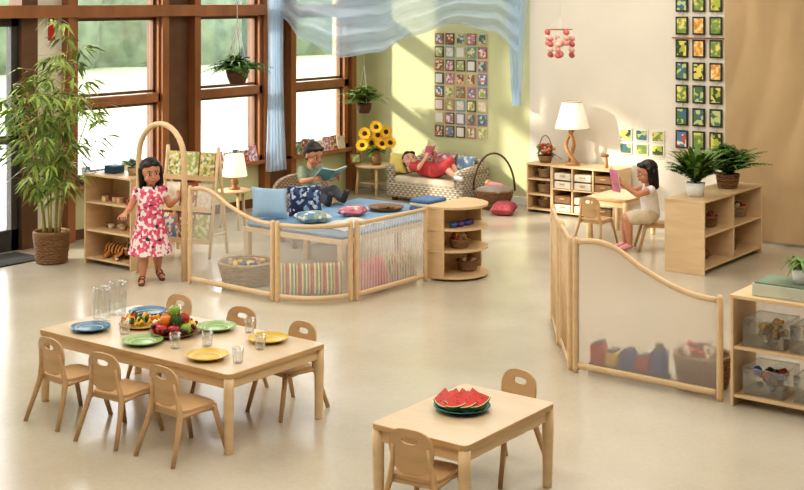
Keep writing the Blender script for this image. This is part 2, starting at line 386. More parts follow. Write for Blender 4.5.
APR=M('apple_red',c(176,40,34),.3,.25,8); APG=M('apple_green',c(144,174,70),.3,.15,8); ORG=M('orange_fruit',c(226,132,40),.45,.08,12); TOM=M('tomato',c(200,50,34),.25,.05); YEP=M('pepper_yellow',c(230,188,54),.3,.05); BRO=M('broccoli',c(66,100,48),.9,.3,60,.8,120); GRP=M('grape_purple',c(84,40,60),.3,.1)
def apple(b,x,y,z,m,r=.034):
    b.lathe([(0,-.6*r),(r*.4,-.85*r),(r*.85,-.5*r),(r,.1*r),(r*.85,.6*r),(r*.4,.85*r),(0,.62*r)],m,(x,y,z),16)
    b.tube([(x,y,z+.6*r),(x+.004,y,z+1.2*r)],.002,CANE,seg=5)
b=B(); b.lathe([(0,.003),(.09,.003),(.14,.02),(.148,.026),(.135,.024),(.09,.009),(0,.009)],WICK,seg=32)
for k,(m) in enumerate([APR,APG,ORG,APR,TOM,APR,APG,YEP]):
    a=k*2*pi/8; apple(b,.092*math.cos(a),.092*math.sin(a),.046,m,.037)
for k,m in enumerate([APG,APR,ORG,BRO,APR]):
    a=k*pi/2.5+.4; apple(b,.052*math.cos(a),.052*math.sin(a),.09,m,.038)
apple(b,0,0,.135,APG,.036)
for k in range(24): 
    a=U(0,6.28); b.ell((.124*math.cos(a),.124*math.sin(a),.04+U(0,.025)),.012,GRP,seg=8)
b.make('fruit_platter',(5.20,5.53,TH))
b=B(); b.lathe([(0,.003),(.09,.003),(.13,.014),(.135,.018),(.12,.017),(.09,.009),(0,.009)],M('ceramic_yellow',c(222,186,78),.25),seg=32)
for k in range(60):
    a=U(0,6.28); q=U(.01,.105); m=random.choice([YEP,TOM,BRO,APG,ORG,YEP])
    if m is BRO:
        for j in range(4): b.ell((q*math.cos(a)+U(-.01,.01),q*math.sin(a)+U(-.01,.01),.04+U(0,.02)),.013,BRO,seg=8)
    else: b.tube([(q*math.cos(a)-.02,q*math.sin(a),.025+U(0,.02)),(q*math.cos(a),q*math.sin(a)+U(-.01,.01),.035+U(0,.025)),(q*math.cos(a)+.02,q*math.sin(a),.025+U(0,.02))],[.005,.010,.005],m,seg=7)
b.make('vegetable_platter',(5.23,5.84,TH))
MEL=M('watermelon_flesh',c(214,76,68),.4,.12,30); RW=M('melon_rind_white',c(222,224,180),.5,.05); RG=M('melon_rind_green',c(60,100,52),.35,.3,14)
b=B()
def wedge(mx,r=.085,th=.022):
    N=14
    arc=lambda q:[(q*math.cos(pi*.26+pi*.48*k/N),q*math.sin(pi*.26+pi*.48*k/N)-r*.55) for k in range(N+1)]
    b.prism([(0,-r*.55)]+arc(r*.92),th,MEL,mx)
    for q0,q1,m in ((.92,.965,RW),(.965,1,RG)):
        b.prism(arc(r*q1)+arc(r*q0)[::-1],th,m,mx)
    for k in range(7): b.ell((U(-.03,.03),U(-.02,.02),th),(.002,.004,.001),BLACK,mx=mx,seg=6)
# triangular slices leaning on one another, point up, rind down, fanned in two rows
RZ=lambda a:Matrix.Rotation(a,4,'Z')
RX=lambda a:Matrix.Rotation(a,4,'X')
ph=math.radians(-53)
fx,fy=-.8,-.6; sx_,sy_=.6,-.8
for row,(dep,n_,tl) in enumerate(((-.045,4,.95),(-.005,4,.80),(.035,4,.62),(.072,3,.42))):
    for k in range(n_):
        s_=(k-(n_-1)/2)*.045+(.012 if row%2 else -.01)
        wedge(Matrix.Translation((fx*dep+sx_*s_,fy*dep+sy_*s_,.045))@RZ(ph+U(-.3,.3))@RX(tl+U(-.08,.08))@RZ(pi+U(-.35,.35)),.080)
zmin=min(v[2] for v in b.V); b.V=[(x,y,z-zmin) for x,y,z in b.V]
b.make('watermelon_slices',(5.10,3.46,.405+.012))
# ---------------------------------------------------------------- divider panels
ACR=Msheer('frosted_acrylic',(.96,.93,.87,1),.78,refr=1,rough=.30)
ACR1=Msheer('clear_haze_acrylic',(.93,.92,.88,1),.86)
ACR2=Msheer('frosted_acrylic_curved',(.93,.92,.88,1),.78)
ACR3=Msheer('ribbed_acrylic',(.95,.94,.92,1),.68,ribs=9)
def panel(name,path,zl,zr,inf,N=24,slats=0,bulge=0,arcfn=None):
    b=B(); P0=Vector(path[0]);P1=Vector(path[1]); d=(P1-P0); L=d.length; d.normalize(); nn=Vector((d.y,-d.x))
    def pt(t):
        q=P0+(P1-P0)*t+nn*bulge*math.sin(pi*t); return q
    def zz(t):
        s=t*t*t*(t*(6*t-15)+10); return zl+(zr-zl)*s+ (.03*math.sin(pi*min(1,t*2.2)) if zl>zr+.05 and t<.4545 else 0)
    e=.02/L
    for t,z in ((0,zl),(1,zr)):
        q=pt(t); b.tube([(q.x,q.y,0),(q.x,q.y,.02),(q.x,q.y,z-.01),(q.x,q.y,z+.012)],[.016,.02,.02,.013],WOOD,seg=12)
    ts=[e+(1-2*e)*k/N for k in range(N+1)]
    b.tube([(pt(t).x,pt(t).y,zz(t)-.02) for t in ts],.018,WOOD,seg=8,upv=(0,0,1),flat=.8)
    b.tube([(pt(t).x,pt(t).y,.045) for t in ts],.022,WOOD,seg=8,upv=(0,0,1),flat=.7)
    if slats:
        for k in range(1,slats):
            t=k/slats; q=pt(t); b.tube([(q.x,q.y,.05),(q.x,q.y,zz(t)-.03)],.009,WOOD,seg=8)
    else:
        V=[];F=[]
        for t in ts:
            q=pt(t)
            for o in (-.003,.003):
                w=nn*o; V.append((q.x+w.x,q.y+w.y,.06)); V.append((q.x+w.x,q.y+w.y,zz(t)-.03))
        for k in range(N):
            a=k*4; c_=a+4
            F+=[(a,a+1,c_+1,c_),(a+2,c_+2,c_+3,a+3),(a,c_,c_+2,a+2),(a+1,a+3,c_+3,c_+1)]
        F+=[(0,2,3,1),(N*4,N*4+1,N*4+3,N*4+2)]
        b.raw(V,F,inf,False)
    return b.make(name)
panel('wavy_divider_panel',((7.55,7.84),(7.50,6.87)),.80,.62,ACR1)
panel('curved_divider_panel',((7.50,6.82),(7.86,6.38)),.62,.62,ACR2,bulge=.10)
panel('ribbed_divider_panel',((7.91,6.36),(8.80,6.34)),.62,.62,ACR3)
panel('wavy_divider_panel',((7.22,4.03),(7.20,3.06)),.84,.61,ACR)
panel('slatted_gate',((8.26,4.80),(7.72,4.44)),.84,.84,None,slats=9)
panel('slatted_gate',((7.69,4.40),(7.24,4.08)),.84,.84,None,slats=7)
b=B(); y0,y1=7.95,8.51; x=7.59; rr=(y1-y0)/2; cy=(y0+y1)/2
pts=[(x,y0,0),(x,y0,.5),(x,y0,1.0)]+[(x,cy-rr*math.cos(pi*k/14),1.0+.30*math.sin(pi*k/14)) for k in range(1,14)]+[(x,y1,1.0),(x,y1,.5),(x,y1,0)]
b.tube(pts,.026,WOOD,seg=10,flat=.9); b.make('arched_entry')
# ---------------------------------------------------------------- shelves
def boards(b,x0,x1,y0,y1,levels,top,face,mat=WOOD,th=.018,div=0,back=True):
    H=top
    if face=='-x':
        for y in (y0,y1-th): b.bx(x0,x1,y,y+th,.0,H,mat)
        if back: b.bx(x1-.01,x1,y0+th,y1-th,.03,H-th,mat)
        for z in levels: b.bx(x0+.004,x1-.012,y0+th,y1-th,z,z+th,mat)
        b.bx(x0-.004,x1,y0-.004,y1+.004,H-th+.002,H+.004,mat)
        for k in range(1,div+1):
            y=y0+(y1-y0)*k/(div+1); b.bx(x0+.004,x1-.012,y-th/2,y+th/2,levels[0]+th,H-th,mat)
    else:
        for x in (x0,x1-th): b.bx(x,x+th,y0,y1,0,H,mat)
        if back: b.bx(x0+th,x1-th,y1-.01,y1,.03,H-th,mat)
        for z in levels: b.bx(x0+th,x1-th,y0+.004,y1-.012,z,z+th,mat)
        b.bx(x0-.004,x1+.004,y0-.004,y1,H-th+.002,H+.004,mat)
        for k in range(1,div+1):
            x=x0+(x1-x0)*k/(div+1); b.bx(x-th/2,x+th/2,y0+.004,y1-.012,levels[0]+th,H-th,mat)
def toys(b,fill,rx,ry,z,n=26):
    for k in range(n):
        a=U(0,6.28);q=math.sqrt(R()); x=rx*q*math.cos(a); y=ry*q*math.sin(a); zz=z+U(0,.05); m=random.choice(fill); t=k%3
        if t==0: b.box((x,y,zz),(U(.03,.06),U(.02,.05),U(.02,.04)),m,.004,rot=(R()*3,R()*3,R()*3))
        elif t==1: b.tube([(x-.03,y,zz),(x,y+.01,zz+.01),(x+.03,y,zz)],[.012,.018,.01],m,seg=8)
        else: b.ell((x,y,zz),(U(.02,.04),U(.015,.03),U(.015,.03)),m,rot=(R()*3,R()*3,0),seg=8)
def basket(name,x,y,z,r,h,mat=WICK,handle=0,fill=None,rt=1.2,sx=1,sy=1,tz=.75):
    b=B(); q=r
    b.lathe([(0,.003),(q*.95,.003),(q*rt*.93,h),(q*.9,.02),(0,.02)],mat,seg=28,sx=sx,sy=sy)
    b.weave(q*.98,q*rt,.006,h,mat,rows=7 if r<.12 else 9,st=14 if r<.12 else 20,sx=sx,sy=sy)
    b.tube([(q*rt*math.cos(2*pi*k/28)*sx,q*rt*math.sin(2*pi*k/28)*sy,h) for k in range(28)],.012*(r/.12)**.5,mat,seg=6,closed=True)
    if handle:
        b.tube([(0,q*rt*math.cos(pi*k/14)*sy,h+handle*math.sin(pi*k/14)) for k in range(15)],.009,mat,seg=6)
    if fill: toys(b,fill,r*.8*sx,r*.8*sy,h*tz)
    return b.make(name,(x,y,z))
PKC=M('doll_pink',c(220,158,156),.8); GYC=M('doll_grey',c(170,160,150),.8); BLC=M('toy_blue',c(60,92,150),.5); YLC=M('toy_yellow',c(226,190,84),.5); RDC=M('toy_red',c(180,58,50),.5); GNC=M('toy_green',c(90,140,84),.5); LTC=M('toy_cream',c(226,212,190),.8); BNC=M('toy_brown',c(130,94,66),.8)
b=B(); boards(b,7.58,7.90,8.60,9.22,(.04,.29,.54),.80,'-x'); b.make('toy_shelf')
b=B(); 
for k in range(9): b.box((7.7+U(-.05,.05),8.70+k*.053,.582),(.05,.04,.045),random.choice([WOOD2,WOOD,BNC,RDC]),.003,rot=(0,0,U(-.5,.5)))
b.make('wooden_blocks')
b=B()
for k in range(6): b.lathe([(0,0),(.022,0),(.03,.04),(.026,.04),(.02,.004),(0,.004)],random.choice([WOOD2,BNC,LTC]),(7.72+.04*(k%2),8.70+k*.08,.309),14)
b.make('wooden_cups')
b=B(); b.box((0,0,.03),(.12,.13,.06),M('box_navy',c(44,70,90),.6)); b.box((0,0,.065),(.125,.135,.012),M('box_blue_lid',c(60,110,140),.5)); b.make('craft_box',(7.74,9.0,.804))
# ---------------------------------------------------------------- plants
def leafq(b,p,d,L,w,mat,droop=.3):
    d=Vector(d).normalized(); s=d.cross(Vector((0,0,1)));
    if s.length<.1: s=Vector((1,0,0))
    s.normalize(); s=(s+Vector((0,0,U(-.5,.5)))).normalized()
    p=Vector(p); m=p+d*L*.45+Vector((0,0,-droop*L*.15)); e=p+d*L+Vector((0,0,-droop*L))
    b.raw([p,m+s*w/2,e,m-s*w/2],[(0,1,2,3)],mat,True)
def fern(b,cen,nf,L,mat,droop=.9,wid=.05,e0=20,e1=80,steps=14,az=None):
    for k in range(nf):
        a=U(0,2*pi) if az is None else U(*az); el=math.radians(U(e0,e1)); l_=L*U(.7,1.1)
        h=Vector((math.cos(a),math.sin(a),0)); pts=[]
        for i in range(steps+1):
            t=i/steps; pts.append(Vector(cen)+h*l_*t*math.cos(el)*(1+.3*t)+Vector((0,0,l_*(math.sin(el)*t-droop*t*t))))
        b.tube(pts[::2],[.003]*len(pts[::2]),mat,seg=3)
        for i in range(1,steps+1):
            t=i/steps; tg=(pts[i]-pts[i-1]).normalized(); sd=tg.cross(Vector((0,0,1))); 
            if sd.length<.05: continue
            sd.normalize(); q=wid*(math.sin(pi*(t*.9+.1))+.25)
            for s in (1,-1): leafq(b,pts[i],sd*s+tg*.4,q,q*.38,mat,.25)
def straps(b,cen,nf,L,w,mat,droop=.8,e0=30,e1=80):
    for k in range(nf):
        a=U(0,2*pi); el=math.radians(U(e0,e1)); l_=L*U(.6,1.1); h=Vector((math.cos(a),math.sin(a),0)); s=Vector((-h.y,h.x,0)); V=[];F=[]
        for i in range(6):
            t=i/5; p=Vector(cen)+h*l_*t*math.cos(el)*(1+.4*t)+Vector((0,0,l_*(math.sin(el)*t-droop*t*t*t))); q=w*(math.sin(pi*(t*.85+.12)))
            V+= [p+s*q/2,p-s*q/2]
        for i in range(5): F.append((2*i,2*i+1,2*i+3,2*i+2))
        b.raw(V,F,mat,True)
b=B()
b.lathe([(0,.003),(.12,.003),(.142,.27),(.12,.02),(0,.02)],WICK,seg=28)
b.weave(.125,.152,.008,.27,WICK,rows=12,st=16)
b.tube([(.152*math.cos(2*pi*k/28),.152*math.sin(2*pi*k/28),.275) for k in range(28)],.014,WICK,seg=6,closed=True)
b.lathe([(0,.235),(.14,.235)],M('potting_soil',c(70,50,36),.9,.3,40,.5,80),seg=28)
for k in range(10):
    a=k*.7+.3; ln=U(.12,.46); top=U(1.35,2.2)
    tip=Vector((ln*math.cos(a),ln*math.sin(a)*.9,0));
    P=[Vector((.07*math.cos(a),.07*math.sin(a),.2))+ (tip*(t**1.6))+Vector((0,0,(top-.2)*t)) for t in [i/12 for i in range(13)]]
    b.tube(P,[.010-.007*i/12 for i in range(13)],CANE,seg=7)
    for i in range(4,13):
        for j in range(2):
            az=U(0,2*pi); bl=U(.12,.40); e=P[i]+Vector((bl*math.cos(az),bl*math.sin(az)*.8,U(.0,.12)))
            b.tube([P[i],(P[i]+e)/2+Vector((0,0,.03)),e],[.003,.002,.0015],CANE,seg=3)
            for q in range(7):
                s0=P[i].lerp(e,U(.35,1)); an=az+U(-1.2,1.2); leafq(b,s0,(math.cos(an),math.sin(an),U(-.7,.25)),U(.12,.20),U(.022,.034),LEAF2 if R()<.75 else LEAF,.35)
b.V=[(x,min(y,.64),z) for x,y,z in b.V]
b.make('potted_bamboo',(7.42,9.47,0))
b=B(); b.lathe([(0,0),(.035,0),(.045,.07),(.04,.07),(.03,.01)],WICKL,seg=16); fern(b,(0,0,.07),16,.16,LEAF3,.5,.035,40,85,8); b.make('potted_plant',(7.74,8.76,.805))
CORD=M('cotton_cord',c(236,232,222),.8)
b=B(); b.lathe([(0,-.10),(.08,-.095),(.11,-.02),(.125,.05),(.115,.05),(.10,-.02),(0,-.06)],M('pot_brown',c(96,60,38),.6,.2,20),seg=24)
fern(b,(0,0,.04),50,.36,LEAF3,.6,.075,25,85,12); straps(b,(0,0,.05),50,.34,.028,LEAF,.55)
for k in range(4):
    a=k*pi/2+.4; b.tube([(.12*math.cos(a),.12*math.sin(a),.05),(0,0,.55)],.006,CORD,seg=5)
b.tube([(0,0,.55),(0,0,2.0)],.006,CORD,seg=5)
b.make('hanging_fern',(9.95,9.62,1.56))
b=B(); b.lathe([(0,-.08),(.06,-.075),(.085,-.02),(.09,.04),(.08,.04),(.07,-.02),(0,-.06)],MC['pot_brown'],seg=24)
fern(b,(0,0,.03),34,.40,LEAF2,.45,.075,30,88,12); straps(b,(0,0,.03),60,.42,.032,LEAF,.5,30,85)
for k in range(3):
    a=k*2*pi/3; b.tube([(.085*math.cos(a),.085*math.sin(a),.04),(0,0,.5)],.004,CORD,seg=4)
b.tube([(0,0,.5),(0,0,2.4)],.004,CORD,seg=4)
b.make('hanging_spider_plant',(12.08,9.60,1.08))
b=B(); b.lathe([(0,0),(.07,0),(.085,.12),(.078,.12),(.065,.01)],WHITE,seg=24); straps(b,(0,0,.11),90,.46,.05,LEAF,.3,50,86); fern(b,(0,0,.11),24,.42,LEAF3,.45,.07,50,86); b.make('potted_spider_plant',(10.62,4.74,.635))
b=B(); b.lathe([(0,0),(.075,0),(.09,.13),(.06,.01)],WICK,seg=24); b.weave(.08,.1,.005,.13,WICK,rows=8,st=14); fern(b,(0,0,.12),80,.46,LEAF3,.42,.07,42,87); straps(b,(0,0,.12),40,.42,.03,LEAF,.45,40,85); b.make('potted_fern',(11.28,4.72,.635))
# ---------------------------------------------------------------- tiger plush
TIG=Mramp('tiger_stripes','wave',9,[(0,c(30,22,18)),(.3,c(206,138,70)),(.86,c(30,22,18))],.85,axis='Y',dist=3)
b=B()
it=[((0,-.08,.06),(0,.08,.065),.045,.052),((0,-.1,.085),(0,-.125,.1),.035,.035),('e',(-.01,-.14,.115),(.042,.038,.038)),('e',(-.045,-.145,.105),(.02,.02,.016)),
((-.02,-.07,.05),(-.09,-.09,.018),.022,.016),((.02,-.07,.05),(-.07,-.04,.018),.022,.016),((-.02,.09,.05),(-.08,.06,.018),.035,.018),((0,.12,.06),(.03,.18,.02),.014,.01),
('e',(0,-.115,.152),(.01,.012,.013)),('e',(0,-.168,.148),(.01,.012,.013))]
b.blob(it,TIG,.004,3); b.ell((-.062,-.145,.11),(.006,.007,.005),BLACK,seg=8)
b.blob([('e',(-.05,-.145,.098),(.016,.02,.012)),('e',(-.093,-.09,.017),(.015,.017,.012))],LTC,.003,2)
for s in (-1,1): b.ell((-.045,-.142+s*.018,.128),.005,BLACK,seg=8)
o=b.make('plush_tiger',(7.72,8.92,.06)); o.scale=(1.15,1.15,1.15)
# ---------------------------------------------------------------- half round shelf
b=B()
def half(rx,ry,z,th=.02):
    pts=[(-rx,0)]+[(-rx*math.cos(pi*k/20),-ry*math.sin(pi*k/20)**.8) for k in range(1,20)]+[(rx,0)]
    b.prism(pts,th,WOOD,T(0,0,z))
for z in (.02,.24,.42,.60): half(.31,.38,z)
b.box((0,-.008,.31),(.60,.016,.58),WOOD); 
for s in (-1,1): b.box((s*.285,-.10,.31),(.018,.17,.58),WOOD)
b.make('rounded_corner_shelf',(9.15,6.38,0))
basket('small_basket',9.06,6.17,.262,.07,.07,WICK,fill=[YLC,RDC,WICKL])
b=B()
for dx,m in ((-.13,BLC),(-.05,M('toy_purple',c(110,80,140),.5)),(.04,BLC),(.1,MC['toy_purple'])):
    b.lathe([(0,0),(.03,0),(.038,.04),(.033,.04),(.026,.005),(0,.005)],m,(dx,U(-.04,.02),0),16)
b.make('toy_cups',(9.1,6.18,.441))
basket('small_basket',9.22,6.2,.042,.075,.08,WICK,fill=[LTC,BNC])
# ---------------------------------------------------------------- reading nook platform
b=B(); X0,X1,Y0,Y1=8.12,9.72,6.68,7.78
b.bx(X0,X1,Y0,Y1,.36,.40,WOOD)
for x in (X0+.03,X1-.03,(X0+X1)/2):
    for y in (Y0+.03,Y1-.03): b.box((x,y,.18),(.05,.05,.36),WOOD)
t=bmesh.new(); bmesh.ops.create_cube(t,size=1); bmesh.ops.scale(t,vec=(X1-X0-.02,Y1-Y0-.02,.055),verts=t.verts); bmesh.ops.bevel(t,geom=t.edges[:],offset=.02,segments=3,affect='EDGES')
b.bm(t,BLUEF,True,T((X0+X1)/2,(Y0+Y1)/2,.428)); b.make('low_daybed')
STR=Mramp('striped_fabric','wave',3.2,[(0,c(176,56,46)),(.16,c(226,212,150)),(.3,c(84,134,66)),(.48,c(226,212,150)),(.6,c(54,100,112)),(.72,c(220,172,66)),(.86,c(140,40,40))],.85,axis='X')
b=B(); b.cushion((0,0,.12),(.52,.26,.16),STR,rot=(1.25,0,0)); b.make('striped_cushion',(7.86,6.78,.005),-.8)
b=B(); b.cushion((0,0,.13),(.34,.26,.16),RED,rot=(1.3,0,0)); b.make('red_cushion',(8.25,6.49,.0),-.1)
b=B(); b.cushion((0,0,.13),(.40,.26,.14),STR,rot=(1.3,0,0)); b.make('striped_cushion',(8.64,6.5,.0),-.05)
NAV=Mramp('navy_pattern','voronoi',32,[(0,c(40,52,84)),(.45,c(200,206,216)),(.62,c(58,80,120)),(.85,c(150,170,200))],.85)
LBL=M('pillow_light_blue',c(160,190,214),.85,.1); GBL=Mramp('pillow_floral','voronoi',28,[(0,c(120,150,180)),(.4,c(216,220,220)),(.7,c(160,176,150))],.85)
PPK=Mramp('pillow_pink_print','voronoi',30,[(0,c(206,130,140)),(.45,c(230,206,200)),(.75,c(176,104,120))],.85)
b=B(); b.cushion((0,0,.14),(.30,.28,.12),NAV,rot=(1.15,0,0)); b.make('navy_patterned_pillow',(8.58,7.48,.455),-.7)
b=B(); b.cushion((0,0,.14),(.32,.28,.12),LBL,rot=(1.1,.1,0)); b.make('light_blue_pillow',(8.30,7.64,.455),-.6)
b=B(); b.cushion((0,0,.05),(.28,.24,.09),GBL); b.make('floral_pillow',(8.38,7.22,.457),-.4)
b=B(); b.cushion((0,0,.045),(.26,.22,.08),PPK); b.make('pink_print_pillow',(8.86,7.16,.457),.3)
b=B(); b.grid(lambda u,v:Vector((8.2+u*.55,6.72+v*.36,.459+.012*abs(math.sin(u*7+v*4)))),20,20,M('knit_throw_white',c(216,214,206),.9,.1,30,.5,80)); b.make('throw_blanket')
b=B()
for k,m in enumerate((M('blanket_blue',c(96,128,168),.9,.1,30),M('blanket_cream',c(222,212,190),.9,.1,30),MC['blanket_blue'])): b.box((0,0,.018+k*.034),(.30-.01*k,.22,.034),m,.014)
b.make('folded_blankets',(9.54,6.84,.457))
b=B(); b.lathe([(0,0),(.13,0),(.16,.03),(.165,.035),(.155,.034),(.125,.012),(0,.012)],WICK,seg=28)
for k in range(14):
    a=U(0,6.28); b.ell((U(0,.1)*math.cos(a),U(0,.1)*math.sin(a),.028),(.03,.02,.014),random.choice([BNC,GNC,LEAF3,BNC]),seg=8)
b.make('wicker_tray',(9.28,7.12,.457))
basket('doll_basket',7.84,7.48,0,.18,.18,WICKL,fill=[PKC,GYC,LTC,BLC,YLC,RDC],rt=1.25)
LP=[Mramp('print_leafA','voronoi',44,[(0,c(216,200,120)),(.4,c(140,156,90)),(.7,c(232,226,204))]),Mramp('print_leafB','noise',24,[(0,c(90,120,70)),(.5,c(176,186,110)),(.6,c(230,226,196))],const=False),
    Mramp('print_blue','voronoi',40,[(0,c(96,136,176)),(.5,c(224,222,214)),(.8,c(200,130,96))]),Mramp('print_red','voronoi',40,[(0,c(180,80,70)),(.4,c(226,206,170)),(.75,c(100,120,90))]),
    Mramp('print_cream','noise',28,[(0,c(180,150,118)),(.6,c(232,222,204))],const=False),Mramp('print_pink','voronoi',44,[(0,c(214,146,158)),(.5,c(232,222,210)),(.8,c(146,126,156))]),
    Mramp('print_teal','voronoi',36,[(0,c(74,120,120)),(.5,c(196,204,184)),(.8,c(170,150,90))])]
b=B()
for s in (-.27,.27): b.tube([(0,s,0),(.16,s,1.0)],.015,WOOD,seg=8); b.tube([(.32,s,0),(.16,s,1.0)],.015,WOOD,seg=8); b.tube([(.03,s,.2),(.29,s,.2)],.012,WOOD,seg=8)
for z in (.15,.43,.71): 
    b.box((-.015+z*.16,0,z-.01),(.05,.54,.015),WOOD); b.box((-.035+z*.16,0,z+.01),(.008,.54,.04),WOOD)
    for k in range(3):
        m=LP[k%2] if z>.5 else random.choice(LP)
        b.box((z*.16+.015,-.17+k*.17,z+.125),(.01,.15,.23),m,.001,rot=(0,.16,0))
b.make('book_display_rack',(8.30,8.70,0),.25)
def sillbooks(x0,x1,name):
    b=B(); x=x0
    while x<x1:
        w=U(.09,.15); h=U(.13,.18)
        b.box((x+w/2,0,h/2*.97),(w,.012,h),random.choice(LP[2:]),.001,rot=(-.22,0,0)); x+=w+.01
    b.make(name,(0,10.055,.545))
sillbooks(9.88,10.70,'picture_books'); sillbooks(11.38,12.25,'picture_books'); sillbooks(8.25,9.2,'picture_books')
b=B(); b.lathe([(0,0),(.17,0),(.17,.02),(0,.02)],WOOD,(0,0,.38),28)
for k in range(3):
    a=k*2*pi/3; b.tube([(.12*math.cos(a),.12*math.sin(a),.38),(.15*math.cos(a),.15*math.sin(a),0)],.015,WOOD,seg=8)
b.make('round_side_table',(9.66,9.38,0))
SHADE=M('lamp_shade_linen',c(244,236,218),.8,.04,40,emis=.12)
SHADW=M('lamp_shade_warm',c(255,232,190),.8,.04,40,emis=.7)
b=B(); b.lathe([(0,0),(.055,0),(.06,.015),(.025,.03),(.045,.07),(.025,.13),(.008,.14),(.008,.2)],M('lamp_base_brown',c(150,110,76),.4),seg=20)
b.lathe([(.13,.14),(.095,.36),(.093,.36),(.128,.14)],SHADW,seg=24); b.make('table_lamp',(9.66,9.38,.40))
# ---------------------------------------------------------------- loveseat
UP=Mwicker('woven_upholstery',c(204,190,168),30); SEAT=M('seat_cushion_cream',c(216,204,180),.9,.06,8,.1,60)
b=B(); 
b.box((0,0,.13),(.58,1.02,.18),UP,.03)
b.box((-.02,0,.25),(.52,.86,.09),SEAT,.03)
pts=[(-.52,.05),(.52,.05),(.52,.40)]+[(.52*math.cos(pi*k/16),.40+.14*math.sin(pi*k/16)) for k in range(1,16)]+[(-.52,.40)]
b.prism(pts,.10,UP,Matrix(((0,0,1,.20),(1,0,0,0),(0,1,0,0),(0,0,0,1))))
for s in (1,-1):
    b.box((-.02,s*.49,.2),(.52,.10,.32),UP,.03); b.tube([(-.28,s*.49,.36),(.22,s*.49,.40)],.062,UP,seg=14)
    b.box((-.24,s*.44,.02),(.05,.05,.04),WINP); b.box((.24,s*.44,.02),(.05,.05,.04),WINP)
b.make('wicker_loveseat',(12.40,8.76,0))
b=B(); b.cushion((0,0,.12),(.24,.24,.1),M('pillow_yellow',c(226,206,120),.85,.1),rot=(1.2,0,0)); b.make('yellow_pillow',(12.22,9.20,.31),-1.35)
b=B(); b.cushion((0,0,.12),(.26,.24,.1),PPK,rot=(1.2,0,0)); b.make('pink_print_pillow',(12.52,8.74,.31),-1.57)
b=B(); b.cushion((0,0,.12),(.26,.24,.1),GBL,rot=(1.2,0,0)); b.make('floral_pillow',(12.50,8.44,.31),-1.6)
b=B()
WG=Mwicker('wicker_grey',c(176,150,120),50)
b.box((0,0,.2),(.46,.5,.28),WG,.03)
b.box((.0,0,.37),(.42,.40,.08),SEAT,.03)
pts=[(-.28,.1),(.28,.1),(.28,.50)]+[(.28*math.cos(pi*k/12),.50+.15*math.sin(pi*k/12)) for k in range(1,12)]+[(-.28,.50)]
b.prism(pts,.08,WG,Matrix(((0,0,1,-.27),(1,0,0,0),(0,1,0,0),(0,0,0,1))))
for s in (1,-1):
    b.box((-.0,s*.26,.32),(.44,.06,.36),WG,.025)
    for x in (-.18,.18): b.box((x,s*.2,.03),(.04,.04,.06),WINP)
b.make('wicker_armchair',(9.48,8.22,0),-2.09)
b=B(); b.lathe([(0,0),(.24,0),(.24,.025),(0,.025)],WOOD,(0,0,.335),32)
for k in range(4):
    a=k*pi/2+.78; b.tube([(.19*math.cos(a),.19*math.sin(a),.335),(.22*math.cos(a),.22*math.sin(a),0)],.018,WOOD,seg=8)
b.box((0,0,.14),(.26,.26,.015),WOOD); b.make('round_side_table',(12.38,9.68,0))
b=B(); b.lathe([(0,0),(.05,0),(.065,.06),(.05,.13),(.04,.16),(.05,.18),(.045,.18),(.034,.16),(.05,.06),(0,.01)],WICK,seg=20)
PET=M('sunflower_petal',c(244,190,36),.5,.12,20); SFC=M('sunflower_center',c(70,44,22),.9,.4,90,.8,150)
cam=Vector((-.80,-.60,.1))
for k,(dx,dz) in enumerate(((-.14,.38),(.0,.46),(.12,.40),(-.06,.27),(.07,.26),(.17,.27),(-.17,.24),(.02,.36))):
    rt=Vector((.6,-.8,0)); base=Vector((0,0,.16)); h=rt*dx+Vector((0,0,dz))+cam*(.04+.03*(k%3)); b.tube([base,(base+h)/2+Vector((0,0,.03)),h],.005,LEAF,seg=5)
    f=(cam+rt*U(-.3,.3)+Vector((0,0,U(-.1,.4)))).normalized(); q=f.to_track_quat('Z','Y').to_matrix().to_4x4(); mx_=Matrix.Translation(h)@q
    b.lathe([(0,.014),(.02,.012),(.03,.0),(.0,-.012)],SFC,seg=16,mx=mx_)
    for ring_,ln in ((0,.085),(1,.072)):
        for j in range(16):
            a=2*pi*(j+ring_*.5)/16; ca,sa=math.cos(a),math.sin(a); r0=.022
            V=[(r0*ca,r0*sa,0),((r0+ln*.4)*ca-.012*sa,(r0+ln*.4)*sa+.012*ca,.006),(ln*ca,ln*sa,.012-ring_*.01),((r0+ln*.4)*ca+.012*sa,(r0+ln*.4)*sa-.012*ca,.006)]
            b.raw(V,[(0,1,2,3)],PET,False,mx_)
for k in range(26):
    a=U(0,6.28); leafq(b,(0,0,U(.15,.3)),(math.cos(a),math.sin(a),U(-.3,.5)),.15,.07,LEAF,.4)
b.make('sunflower_vase',(12.34,9.62,.361))
b=B(); b.box((0,0,.08),(.16,.015,.13),WINW,rot=(-.2,0,0)); b.box((0,-.009,.08),(.12,.006,.09),LP[1],.001,rot=(-.2,0,0)); b.make('picture_frame',(12.2,9.83,.36),-.2)
b=B(); b.lathe([(0,.01),(.13,.01),(.18,.1),(.2,.2),(.165,.1),(.12,.03),(0,.03)],WICK,seg=28); b.weave(.135,.205,.01,.2,WICK,rows=9,st=20,bul=.012)
b.tube([(.205*math.cos(2*pi*k/28),.205*math.sin(2*pi*k/28),.2) for k in range(28)],.013,WICK,seg=6,closed=True)
b.tube([(.12*math.cos(pi*k/18),.2*math.cos(pi*k/18)*-1,.2+.42*math.sin(pi*k/18)) for k in range(19)],.012,M('dark_cane',c(90,60,36),.6,.2),seg=7)
b.cushion((0,0,.2),(.34,.34,.12),GYC)
b.ell((0,.08,.27),.05,SKIN,seg=12); b.blob([((0,.04,.26),(0,-.08,.24),.04,.05)],PKC,.008,2)
b.make('bassinet_basket',(12.35,7.94,0))
